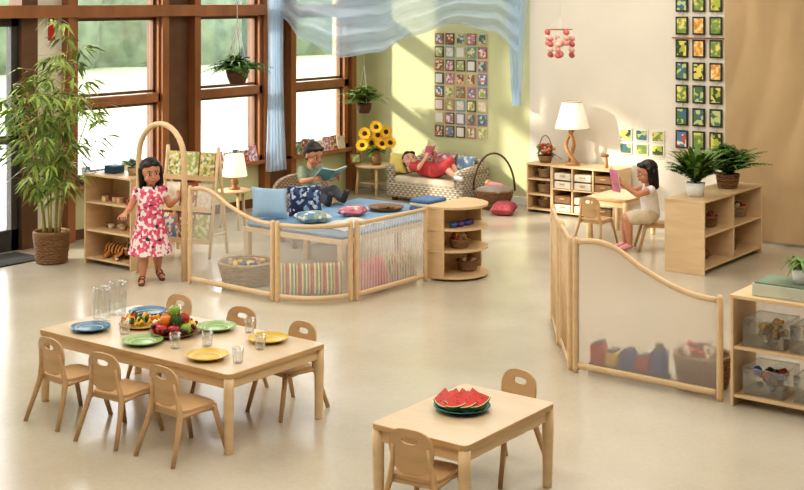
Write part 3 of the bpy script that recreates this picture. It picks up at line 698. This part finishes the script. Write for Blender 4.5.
b=B(); b.cushion((0,0,.07),(.34,.26,.14),M('red_plaid',c(166,76,84),.85,.3,30)); b.make('plaid_floor_cushion',(12.05,7.62,0),.4)
b=B(); boards(b,12.36,12.72,7.20,7.52,(.03,.19,.36),.54,'-x'); b.make('narrow_shelf')
for z in (.212,.382): basket('small_basket',12.52,7.36,z,.075,.09,WICKL,fill=[LTC,BNC,WICKL])
basket('small_basket',12.52,7.36,.052,.075,.08,WICK,fill=[PKC,LTC])
b=B(); boards(b,12.32,12.72,6.42,7.18,(.03,.28),.54,'-x',div=2)
TR=M('tray_cream',c(220,212,194),.5,.04)
for i in range(3):
    for z in (.05,.14,.30,.39):
        y0=6.44+i*.247+.015; b.bx(12.33,12.68,y0,y0+.2,z,z+.075,TR if (i+int(z*10))%3 else WICK,.008)
        b.bx(12.322,12.33,y0+.07,y0+.13,z+.04,z+.055,EDGE,.001)
b.make('bin_storage_shelf')
b=B(); b.lathe([(0,0),(.06,0),(.09,.08),(.085,.08),(.055,.01)],WICK,seg=20); b.tube([(0,.087*math.cos(pi*k/14),.08+.22*math.sin(pi*k/14)) for k in range(15)],.006,WICK,seg=6)
for k in range(40): a=U(0,6.28);q=U(0,.10); b.ell((q*math.cos(a),q*math.sin(a),.1+U(0,.09)),.022,random.choice([RDC,PKC,RED,LEAF,YLC]),seg=8)
fern(b,(0,0,.08),14,.16,LEAF,.8,.03,20,80,6); b.make('flower_basket',(12.5,7.36,.545))
b=B(); DW=M('driftwood',c(184,140,92),.6,.15,20)
b.lathe([(0,0),(.08,0),(.085,.02),(.0,.03)],DW,seg=24)
for ph_ in (0,pi): b.tube([(.05*math.sin(t*5+ph_)*(1-.3*t),.05*math.cos(t*5+ph_)*(1-.3*t)+.03*math.sin(t*3),.02+.38*t) for t in [i/20 for i in range(21)]],[.024-.006*i/20 for i in range(21)],DW,seg=8)
b.tube([(0,0,.36),(0,0,.6)],.006,DARK,seg=6)
b.lathe([(.19,.40),(.11,.69),(.107,.69),(.187,.40)],SHADE,seg=32)
b.tube([(.19*math.cos(2*pi*k/32),.19*math.sin(2*pi*k/32),.40) for k in range(32)],.004,EDGE,seg=6,closed=True); b.tube([(.11*math.cos(2*pi*k/32),.11*math.sin(2*pi*k/32),.69) for k in range(32)],.004,EDGE,seg=6,closed=True)
b.make('driftwood_table_lamp',(12.5,7.02,.545))
b=B(); b.tube([(0,0,0),(.0,.01,.12)],.02,DW,seg=8); b.ell((0,.02,.13),(.03,.05,.02),BNC); b.make('wooden_figurine',(12.5,6.6,.545))
b=B(); FR=M('photo_mat_white',c(228,224,216),.5,.03)
FC=[M('frame_pastel%d'%i,cc,.5,.05) for i,cc in enumerate((c(204,136,146),c(126,170,180),c(210,196,150),c(150,130,170),c(110,94,74),c(184,112,84)))]
for i in range(5):
    for j in range(8):
        y=8.36+i*.155; z=.78+j*.158
        b.box((12.752,y,z),(.012,.125,.135),random.choice(FC),.002); b.box((12.744,y,z),(.006,.095,.105),random.choice(LP+[FR,FR]),.001)
b.make('photo_collage')
b=B(); FD=M('frame_dark',c(44,40,36),.5,.1)
LG=[Mramp('leafpic_a','voronoi',22,[(0,c(60,86,44)),(.35,c(176,184,76)),(.7,c(224,208,110))]),Mramp('leafpic_b','noise',16,[(0,c(44,70,40)),(.5,c(130,156,76)),(.6,c(226,210,120))],const=False),Mramp('leafpic_c','voronoi',26,[(0,c(70,116,130)),(.4,c(190,200,130)),(.7,c(86,120,66))]),Mramp('leafpic_d','noise',18,[(0,c(120,70,36)),(.45,c(216,150,60)),(.6,c(236,216,150))],const=False),Mramp('leafpic_e','voronoi',30,[(0,c(90,130,170)),(.4,c(226,222,200)),(.75,c(190,90,70))])]
for i in range(3):
    y=5.46+i*.19
    b.tube([(12.745,y,.74),(12.745,y,3.2)],.004,CORD,seg=5)
    for j in range(9):
        z=.88+j*.24; b.box((12.742,y,z),(.014,.14,.19),FD,.002); b.box((12.734,y,z),(.006,.105,.155),random.choice(LG),.001)
for z in (.74,1.95): b.tube([(12.735,5.36,z),(12.735,5.95,z)],.008,WINW,seg=6)
b.make('leaf_print_wall_hanging')
b=B()
for i in range(3):
    for j in range(2): y=6.12+i*.19; z=.74+j*.15; b.box((12.752,y,z),(.012,.15,.13),FR,.002); b.box((12.744,y,z),(.006,.12,.10),LG[(i+j)%3],.001)
b.make('nature_photo_cards')
# ---------------------------------------------------------------- right shelf unit
b=B(); boards(b,10.38,11.68,4.55,4.92,(.04,.32),.63,'-y',div=1); b.make('long_toy_shelf')
for x,z,m in ((10.6,.34,WICKL),(11.3,.06,WICK),(11.54,.34,WICKL),(10.86,.34,WICK)): basket('small_basket',x,4.74,z,.075,.09,m,fill=[BNC,LTC,RDC])
b=B()
for k in range(4): b.box((k*.07-.1,0,.04+.01*(k%2)),(.05,.06,.08+.02*(k%2)),random.choice([BNC,DARK,WOOD2,RDC]))
b.make('wooden_toys',(11.22,4.72,.34))
b=B()
b.blob([((-.05,0,.05),(.05,0,.05),.03,.034),('e',(-.08,0,.09),(.025,.022,.024)),((-.05,0,.05),(-.055,.0,.014),.016,.012),((.05,0,.05),(.055,0,.014),.018,.012),((-.06,.0,.06),(-.08,0,.085),.02,.02)],BNC,.004,2); b.make('toy_bear',(10.75,4.72,.058))
b=B(); boards(b,7.16,7.52,1.5,2.98,(.05,.33),.64,'-x',back=False,div=1)
b.bx(7.50,7.506,1.52,2.96,.07,.62,ACR3,0)
b.make('acrylic_toy_shelf')
BIN=Mclear('clear_bin_plastic',(.94,.95,.95,1),.12,.5)
def bin_(x,y,z,fill):
    b=B(); sx,sy,h=.26,.24,.15
    for s in (-1,1): b.box((s*sx/2,0,h/2),(.004,sy,h),BIN,0); b.box((0,s*sy/2,h/2),(sx,.004,h),BIN,0)
    b.box((0,0,.003),(sx,sy,.004),BIN,0)
    b.tube([(-sx/2,-sy/2,h),(sx/2,-sy/2,h),(sx/2,sy/2,h),(-sx/2,sy/2,h)],.006,BIN,seg=6,closed=True)
    toys(b,fill,sx*.36,sy*.36,.03,16); toys(b,fill,sx*.36,sy*.36,.07,14); b.make('clear_storage_bin',(x,y,z))
bin_(7.33,2.80,.352,[WICKL,LTC,BNC,YLC]); bin_(7.33,2.52,.352,[LTC,YLC,GNC,WICK]); bin_(7.33,2.80,.072,[BLC,BNC,DARK,RDC]); bin_(7.33,2.5,.072,[BLC,LTC,BNC,GYC])
b=B(); b.box((0,0,.035),(.26,.42,.07),M('box_pale',c(206,210,192),.6)); b.box((0,0,.075),(.25,.40,.012),M('box_green',c(120,136,112),.6)); b.make('flat_storage_box',(7.34,2.66,.645))
b=B(); b.lathe([(0,0),(.05,0),(.06,.08),(.05,.08),(.04,.01)],WHITE,seg=20); straps(b,(0,0,.07),30,.2,.03,LEAF,.8); b.make('potted_plant',(7.34,2.62,.727))
RDB=M('toy_bright_red',c(190,36,32),.5,.05); BLB=M('toy_bright_blue',c(36,74,156),.5,.05)
b=B()
for k,(m,h) in enumerate(((BLB,.15),(RDB,.10),(BLB,.12),(YLC,.10),(RDB,.13))):
    y=-.22+k*.105; b.box((0,y,.035+h/2),(.085,.09,h),m,.012); b.box((0,y,.04+h),(.095,.05,.02),DARK,.006)
    for sx in (-1,1):
        for sy in (-1,1): b.lathe([(0,-.008),(.026,-.008),(.026,.008),(0,.008)],DARK,seg=14,mx=T(sx*.045,y+sy*.028,.026,0,pi/2,0))
b.tube([(0,-.22,.17),(0,-.22,.23)],[.018,.024],DARK,seg=12); b.make('toy_train',(7.36,3.74,0))
basket('woven_basket',7.44,3.27,0,.14,.19,WICK,fill=[RDB,BNC,LTC,RDB,DARK],tz=.95)
b=B(); PK=[M('mobile_pink',c(226,156,150),.5),M('mobile_peach',c(234,192,172),.5),M('mobile_red',c(206,110,104),.5)]
b.tube([(.13*math.cos(2*pi*k/20),.13*math.sin(2*pi*k/20),.12) for k in range(20)],.005,WINW,seg=5,closed=True)
for k in range(9):
    a=k*2*pi/9; x,y=.13*math.cos(a),.13*math.sin(a); dz=-.02-.13*(k%3)/2; b.tube([(x,y,.12),(x,y,dz)],.0015,CORD,seg=4)
    for j in range(3): b.ell((x,y,dz-.0+j*.056),(.036,.036,.028),PK[(k+j)%3],rot=(.4,R(),0),seg=10)
b.tube([(0,0,-.16),(0,0,.25)],.002,CORD,seg=4); b.ell((0,0,-.14),.04,PK[0]); b.ell((0,0,-.02),.05,PK[1])
for k in range(3): a=k*2.1; b.tube([(.13*math.cos(a),.13*math.sin(a),.12),(0,0,.25)],.002,CORD,seg=4)
b.tube([(0,0,.25),(0,0,1.67)],.002,CORD,seg=4)
b.make('hanging_mobile',(11.9,6.83,1.92))
# ---------------------------------------------------------------- sheer canopy
SH=Msheer('sheer_blue_fabric',(.66,.81,.96,1),.38)
b=B(); A=Vector((10.95,9.90,0)); Bv=Vector((12.6,7.74,0)); out=Vector((-.8,-.6,0))
KZ=[(0,2.15),(.1,1.88),(.25,1.70),(.4,1.76),(.55,1.95),(.72,2.08),(.88,2.0),(1,1.75)]
def lowz(u):
    for (a,za),(b2,zb) in zip(KZ,KZ[1:]):
        if u<=b2: t=(u-a)/(b2-a); t=t*t*(3-2*t); return za+(zb-za)*t
    return KZ[-1][1]
def sw(u,v):
    P=A.lerp(Bv,u); z0=2.95; z1=lowz(u)
    f=math.sin(pi*u)
    return P+Vector((0,0,z0+(z1-z0)*v))+out*(.28*math.sin(pi*v*.9)*f)+out*(.07*math.sin(v*38+u*7+math.sin(u*9)))*(.3+f)
b.grid(sw,80,120,SH)
def colA(u,v):
    w=.15*(1-.35*math.sin(pi*v)); return Vector((10.88+(u-.5)*2*w,9.92+.03*math.sin(u*30+v*2),.42+v*2.6))
b.grid(colA,60,20,SH)
def colB(u,v):
    w=.15*(.3+.9*v); return Vector((12.60+.035*math.sin(u*26),7.80+(u-.5)*2*w,1.15+v*1.85))
b.grid(colB,50,14,SH)
b.make('sheer_canopy_drape')
# ---------------------------------------------------------------- people
def hand(wr,d,nrm,side,curl=.5,s=1.0):
    d=Vector(d).normalized(); nrm=Vector(nrm); nrm=(nrm-d*nrm.dot(d)).normalized(); sd=nrm.cross(d)*side; wr=Vector(wr); it=[]
    for k in (-1.3,-.45,.45,1.3):
        it.append((wr+d*.004*s+sd*k*.006*s, wr+d*.048*s+sd*k*.0145*s,.011*s,.0085*s))
    for k,L in ((1.5,.034),(.5,.04),(-.5,.037),(-1.5,.029)):
        p=wr+d*.05*s+sd*k*.0135*s; dd=d+sd*k*.07; ang=0
        for q,rr_ in enumerate((.0062,.0056,.005)):
            ang+=curl*(.5+.25*q); v=(dd.normalized()*math.cos(ang)+nrm*math.sin(ang)); e=p+v*L*.42*s; it.append((p,e,rr_*s,rr_*s*.92)); p=e
    p=wr+d*.014*s+sd*.018*s
    for q,(L,rr_) in enumerate(((.024,.0085),(.02,.007),(.016,.006))):
        v=(sd*(.8-.25*q)+d*(.6+.2*q)+nrm*(.25+curl*.3*q)).normalized(); e=p+v*L*s; it.append((p,e,rr_*s,rr_*.9*s)); p=e
    return it
def headparts(b,mx,skin,hairitems,hairmat,s=1.0,smile=True):
    m=mx@Matrix.Scale(s,4)
    it=[('e',(-.005,0,.02),(.086,.076,.084)),('e',(.018,0,-.038),(.062,.060,.056)),('e',(.042,0,-.078),(.024,.026,.02)),('e',(.046,.034,-.043),(.03,.028,.03)),('e',(.046,-.034,-.043),(.03,.028,.03)),
        ((.078,0,.0),(.088,0,-.028),.007,.010),('e',(-.002,.078,-.012),(.018,.008,.026)),('e',(-.002,-.078,-.012),(.018,.008,.026)),('e',(.07,0,-.058),(.014,.024,.012)),((-.01,0,-.05),(-.015,0,-.11),.036,.034)]
    b.blob(it,skin,.004,3,m)
    for sy in (1,-1):
        b.ell((.0735,sy*.029,-.003),(.010,.013,.0085),EYEW,mx=m,seg=12); b.ell((.080,sy*.029,-.003),(.0055,.0072,.0076),EYED,mx=m,seg=10)
        b.tube([(.078,sy*.014,.018),(.079,sy*.03,.023),(.070,sy*.045,.018)],[.002,.003,.0018],hairmat,seg=6,mx=m)
        b.tube([(.079,sy*.017,.003),(.082,sy*.029,.007),(.075,sy*.042,.002)],[.0012,.0018,.0012],hairmat,seg=5,mx=m)
    b.tube([(.074,.018,-.054),(.0835,.009,-.059),(.0855,0,-.060),(.0835,-.009,-.059),(.074,-.018,-.054)],[.002,.004,.0045,.004,.002],LIP,seg=8,mx=m)
    b.blob(hairitems,hairmat,.005,2,m)
HCAP=[('e',(-.022,0,.036),(.090,.084,.080)),('e',(-.035,0,.0),(.073,.078,.075)),('e',(.040,.025,.070),(.036,.043,.024)),('e',(.040,-.025,.070),(.036,.043,.024))]
def person(name,loc,yaw,J,skin,clothes,headpos,hyaw,hpitch,hair,hs=.98,hands=None,extra=None,hairmat=None,hroll=0):
    b=B(); g=lambda k:Vector(J[k])
    it=[(g('pelvis'),g('chest'),.080,.078),(g('chest'),g('neck'),.07,.036),(g('neck'),Vector(headpos)+Vector((-.01,0,-.07)),.034,.034)]
    for s in 'LR':
        it+=[(g('chest').lerp(g('sh'+s),.4),g('sh'+s),.05,.037),(g('sh'+s),g('el'+s),.035,.028),(g('el'+s),g('wr'+s),.029,.019),
             (g('pelvis'),g('hip'+s),.07,.064),(g('hip'+s),g('kn'+s),.062,.043),(g('kn'+s),g('kn'+s).lerp(g('an'+s),.35),.040,.041),(g('kn'+s).lerp(g('an'+s),.35),g('an'+s),.041,.026),(g('an'+s),g('to'+s),.024,.019)]
    b.blob(it,skin,.007,4)
    for s,side in (('L',-1),('R',1)):
        d,nrm,curl=hands[s]; b.blob(hand(g('wr'+s),d,nrm,side,curl,1.05),skin,.0026,2)
    headm=Matrix.Translation(headpos)@Matrix.Rotation(hyaw,4,'Z')@Matrix.Rotation(-hpitch,4,'Y')@Matrix.Rotation(hroll,4,'X')
    headparts(b,headm,skin,hair,hairmat or BLACK,hs)
    clothes(b,g)
    return b.make(name,loc,yaw)
LONG=HCAP+[((-.05,.045,.0),(-.05,.05,-.13),.045,.03),((-.05,-.045,0),(-.05,-.05,-.13),.045,.03),((-.06,0,0),(-.065,0,-.14),.05,.035),((-.005,.077,.03),(.0,.084,-.10),.022,.018),((-.005,-.077,.03),(.0,-.084,-.10),.022,.018)]
DRESS=Mramp('pink_print_dress','voronoi',40,[(0,c(216,84,118)),(.34,c(240,228,226)),(.62,c(224,112,138)),(.84,c(70,50,60)),(.9,c(240,230,226))],.8)
def dress1(b,g):
    prof=[(.235,.170,.180),(.25,.168,.178),(.34,.146,.158),(.44,.124,.135),(.53,.102,.111),(.60,.095,.107),(.68,.093,.112),(.742,.080,.117),(.777,.058,.089),(.795,.046,.062)]
    N=40
    def f(u,v):
        x=v*(len(prof)-1); i=min(int(x),len(prof)-2); t=x-i; z,rx,ry=[prof[i][k]*(1-t)+prof[i+1][k]*t for k in range(3)]
        a=2*pi*u; w=1+.045*math.sin(a*9)*max(0,(.52-z)/.3)
        return (rx*w*math.cos(a)+.01,ry*w*math.sin(a),z)
    b.grid(f,N,30,DRESS)
    b.grid(lambda u,v:(lambda p:(p[0]*.97,p[1]*.97,p[2]+.003))(f(1-u,v)),N,30,DRESS)
    for s in 'LR': b.blob([(g('chest').lerp(g('sh'+s),.5),g('sh'+s),.055,.044),(g('sh'+s),g('sh'+s).lerp(g('el'+s),.25),.044,.038)],DRESS,.006,2)
    SOLE=M('sandal_brown',c(110,66,40),.6,.1)
    for s in 'LR':
        a,t=g('an'+s),g('to'+s); d=(t-a)
        b.blob([(a+Vector((-.015,0,-.022)),t+Vector((.012,0,-.012)),.016,.016),(a+Vector((0,.01,-.022)),t+Vector((0,.012,-.012)),.014,.014),(a+Vector((0,-.01,-.022)),t+Vector((0,-.012,-.012)),.014,.014)],SOLE,.004,2)
        for q in (.35,.8):
            p=a.lerp(t,q); b.tube([p+Vector((0,.026*math.cos(x),.026*math.sin(x))) for x in [pi*k/8 for k in range(9)]],.006,SOLE,seg=6)
J1=dict(pelvis=(0,0,.46),chest=(.005,0,.68),neck=(0,0,.788),shL=(0,.107,.752),elL=(.02,.162,.63),wrL=(.13,.20,.69),shR=(0,-.107,.752),elR=(-.02,-.167,.615),wrR=(.06,-.225,.59),
    hipL=(0,.052,.43),knL=(.0,.06,.25),anL=(-.07,.085,.075),toL=(.01,.10,.022),hipR=(0,-.052,.43),knR=(.06,-.065,.255),anR=(.075,-.085,.052),toR=(.150,-.11,.024))
person('standing_girl',(7.42,8.18,0),math.radians(-118),J1,SKIN,dress1,(.015,0,.915),.0,-.08,LONG,1.04,{'L':((.6,.1,.6),(-.3,-1,.2),.6),'R':((.7,-.3,-.1),(0,.2,-1),.5)},hroll=.08)
def cloth_boy(b,g):
    TS=M('tshirt_grey_green',c(132,146,128),.85,.1,20); PT=M('trousers_charcoal',c(86,88,98),.85,.15,20); SHO=M('sneaker',c(70,66,60),.6,.1)
    it=[(g('pelvis')+Vector((0,0,.0)),g('chest'),.090,.088),(g('chest'),g('neck')+Vector((0,0,-.03)),.078,.05)]
    for s in 'LR': it+=[(g('chest').lerp(g('sh'+s),.4),g('sh'+s),.06,.048),(g('sh'+s),g('sh'+s).lerp(g('el'+s),.7),.046,.042)]
    b.blob(it,TS,.006,3); it=[]
    for s in 'LR': it+=[(g('pelvis'),g('hip'+s),.08,.072),(g('hip'+s),g('kn'+s),.070,.052),(g('kn'+s),g('kn'+s).lerp(g('an'+s),.85),.052,.038)]
    b.blob(it,PT,.006,3)
    for s in 'LR': b.blob([(g('an'+s),g('to'+s)+(g('to'+s)-g('an'+s))*.25,.033,.027)],SHO,.005,2)
J2=dict(pelvis=(0,0,.505),chest=(-.05,0,.67),neck=(-.04,0,.76),shL=(-.045,.104,.735),elL=(.05,.155,.65),wrL=(.21,.13,.69),shR=(-.045,-.104,.735),elR=(.05,-.155,.65),wrR=(.21,-.13,.69),
    hipL=(.03,.055,.49),knL=(.22,.08,.565),anL=(.40,.075,.50),toL=(.44,.08,.565),hipR=(.03,-.055,.49),knR=(.23,-.09,.545),anR=(.42,-.10,.49),toR=(.46,-.11,.555))
SHORT=HCAP+[('e',(-.04,0,-.02),(.06,.07,.06))]
by=math.radians(-108)
person('reading_boy',(9.34,8.03,0),by,J2,SKIN,cloth_boy,(.0,0,.888),.1,-.30,SHORT,1.03,{'L':((.8,-.1,.3),(0,-1,0),.9),'R':((.8,.1,.3),(0,1,0),.9)},hairmat=M('dark_brown_hair',c(44,28,20),.5,.3,40))
def openbook(name,loc,rz,tilt,w,h,cov,open_=.35):
    b=B(); PG=M('book_page',c(236,232,220),.7,.03)
    for s in (1,-1):
        mx_=Matrix.Rotation(tilt,4,'Y')@Matrix.Rotation(s*open_,4,'Z')
        b.box((0,s*w/2,0),(.005,w,h),cov,.001,mx=mx_); b.box((-.007,s*w/2*.98,0),(.008,w*.95,h*.95),PG,.001,mx=mx_)
        b.box((-.0125,s*w/2*.98,0),(.001,w*.75,h*.7),LP[2 if s>0 else 3],0,mx=mx_)
    return b.make(name,loc,rz)
openbook('picture_book',(9.34+.31*math.cos(by),8.03+.31*math.sin(by),.72),by,.95,.145,.19,M('book_cover_teal',c(120,166,160),.5),.25)
def cloth_lie(b,g):
    RDF=M('red_dress',c(190,68,70),.85,.15,20)
    it=[(g('pelvis'),g('chest'),.09,.088),(g('chest'),g('neck'),.08,.045)]
    for s in 'LR': it+=[(g('chest').lerp(g('sh'+s),.4),g('sh'+s),.06,.048),(g('sh'+s),g('sh'+s).lerp(g('el'+s),.9),.045,.038),(g('pelvis'),g('hip'+s),.085,.08),(g('hip'+s),g('kn'+s),.078,.06)]
    it+=[(g('knL').lerp(g('knR'),.5),g('pelvis'),.05,.08)]
    b.blob(it,RDF,.007,3)
    for s in 'LR': b.blob([(g('an'+s),g('to'+s)+(g('to'+s)-g('an'+s))*.2,.03,.026)],WHITE,.005,2)
J3=dict(pelvis=(0,0,.382),chest=(-.17,0,.40),neck=(-.25,0,.425),shL=(-.23,.10,.42),elL=(-.12,.15,.42),wrL=(-.06,.09,.53),shR=(-.23,-.10,.42),elR=(-.12,-.15,.41),wrR=(-.06,-.09,.52),
    hipL=(.03,.05,.385),knL=(.19,.05,.48),anL=(.30,.05,.34),toL=(.38,.05,.325),hipR=(.03,-.05,.385),knR=(.21,-.07,.43),anR=(.36,-.08,.34),toR=(.43,-.09,.33))
person('reclining_girl',(12.22,8.68,0),math.radians(-90),J3,SKIN2,cloth_lie,(-.345,-.01,.475),-.75,.55,HCAP+[((-.05,0,0),(-.06,0,-.08),.05,.03)],1.0,{'L':((.2,-.1,.9),(0,-1,0),.9),'R':((.2,.1,.9),(0,1,0),.9)},hairmat=MC['dark_brown_hair'])
openbook('picture_book',(12.22,8.72,.59),math.radians(270),.35,.10,.15,M('book_pink',c(214,130,156),.5),.3)
def cloth_sit(b,g):
    TP=M('white_top',c(236,232,226),.85,.05,20); SKT=M('cream_skirt',c(216,200,172),.85,.1,20)
    it=[(g('pelvis'),g('chest'),.088,.086),(g('chest'),g('neck')+Vector((0,0,-.03)),.076,.045)]
    for s in 'LR': it+=[(g('chest').lerp(g('sh'+s),.4),g('sh'+s),.058,.044)]
    b.blob(it,TP,.006,3); it=[]
    for s in 'LR': it+=[(g('pelvis'),g('hip'+s),.088,.078),(g('hip'+s),g('hip'+s).lerp(g('kn'+s),.8),.072,.058)]
    b.blob(it,SKT,.006,3)
    for s in 'LR': b.blob([(g('an'+s),g('to'+s)+(g('to'+s)-g('an'+s))*.2,.03,.026)],PKC,.005,2)
J4=dict(pelvis=(-.02,0,.345),chest=(.0,0,.51),neck=(.0,0,.61),shL=(0,.10,.58),elL=(.13,.13,.54),wrL=(.28,.10,.64),shR=(0,-.10,.58),elR=(.13,-.13,.54),wrR=(.28,-.10,.64),
    hipL=(.02,.05,.325),knL=(.21,.055,.30),anL=(.19,.06,.055),toL=(.26,.06,.028),hipR=(.02,-.05,.325),knR=(.21,-.055,.30),anR=(.21,-.06,.055),toR=(.28,-.06,.028))
q=math.radians(128)
person('seated_girl',(11.14,5.44,0),q,J4,SKIN,cloth_sit,(.02,0,.735),.1,-.15,LONG,1.02,{'L':((.6,-.1,.8),(.2,-1,0),.9),'R':((.6,.1,.8),(.2,1,0),.9)})
openbook('picture_book',(11.14+.355*math.cos(q),5.44+.355*math.sin(q),.66),q,.15,.15,.21,MC['book_pink'],.3)
# ---------------------------------------------------------------- lights
def area(name,x,y,sx,sy,en,col=(1,.965,.92)):
    L=bpy.data.lights.new(name,'AREA'); L.shape='RECTANGLE'; L.size=sx; L.size_y=sy; L.energy=en; L.color=col
    o=bpy.data.objects.new(name,L); bpy.context.scene.collection.objects.link(o); o.location=(x,y,ZC-.08)
area('ceiling_light',3,3,3.5,3.5,92); area('ceiling_light',8.2,2.2,3,3.5,98); area('ceiling_light',5.5,7.6,3,3,78); area('ceiling_light',10.6,6.6,2.6,3,76)  # added area lights above the view, fill for the interior, no fixtures modelled
S=bpy.data.lights.new('sun','SUN'); S.energy=5.5; S.angle=.05; S.color=(1,.92,.78); so=bpy.data.objects.new('sun',S); bpy.context.scene.collection.objects.link(so)
so.rotation_euler=Vector((.68,-.63,-.36)).to_track_quat('-Z','Y').to_euler()
w=bpy.data.worlds.new('sky_world'); bpy.context.scene.world=w; w.use_nodes=True; bg=w.node_tree.nodes['Background']
bg.inputs[0].default_value=(.95,.97,1,1); bg.inputs[1].default_value=5.0
# ---------------------------------------------------------------- camera
cd=bpy.data.cameras.new('camera'); co=bpy.data.objects.new('camera',cd); bpy.context.scene.collection.objects.link(co)
co.location=(0,0,2.35); co.rotation_euler=(pi/2,0,math.radians(36.8-90)); cd.sensor_width=36; cd.lens=36*1297/804; cd.shift_y=-245/804; cd.clip_end=400
bpy.context.scene.camera=co
vs=bpy.context.scene.view_settings; vs.view_transform='Standard'; vs.exposure=-.04
try: vs.look='Medium High Contrast'
except Exception as e: print('look unavailable',e)
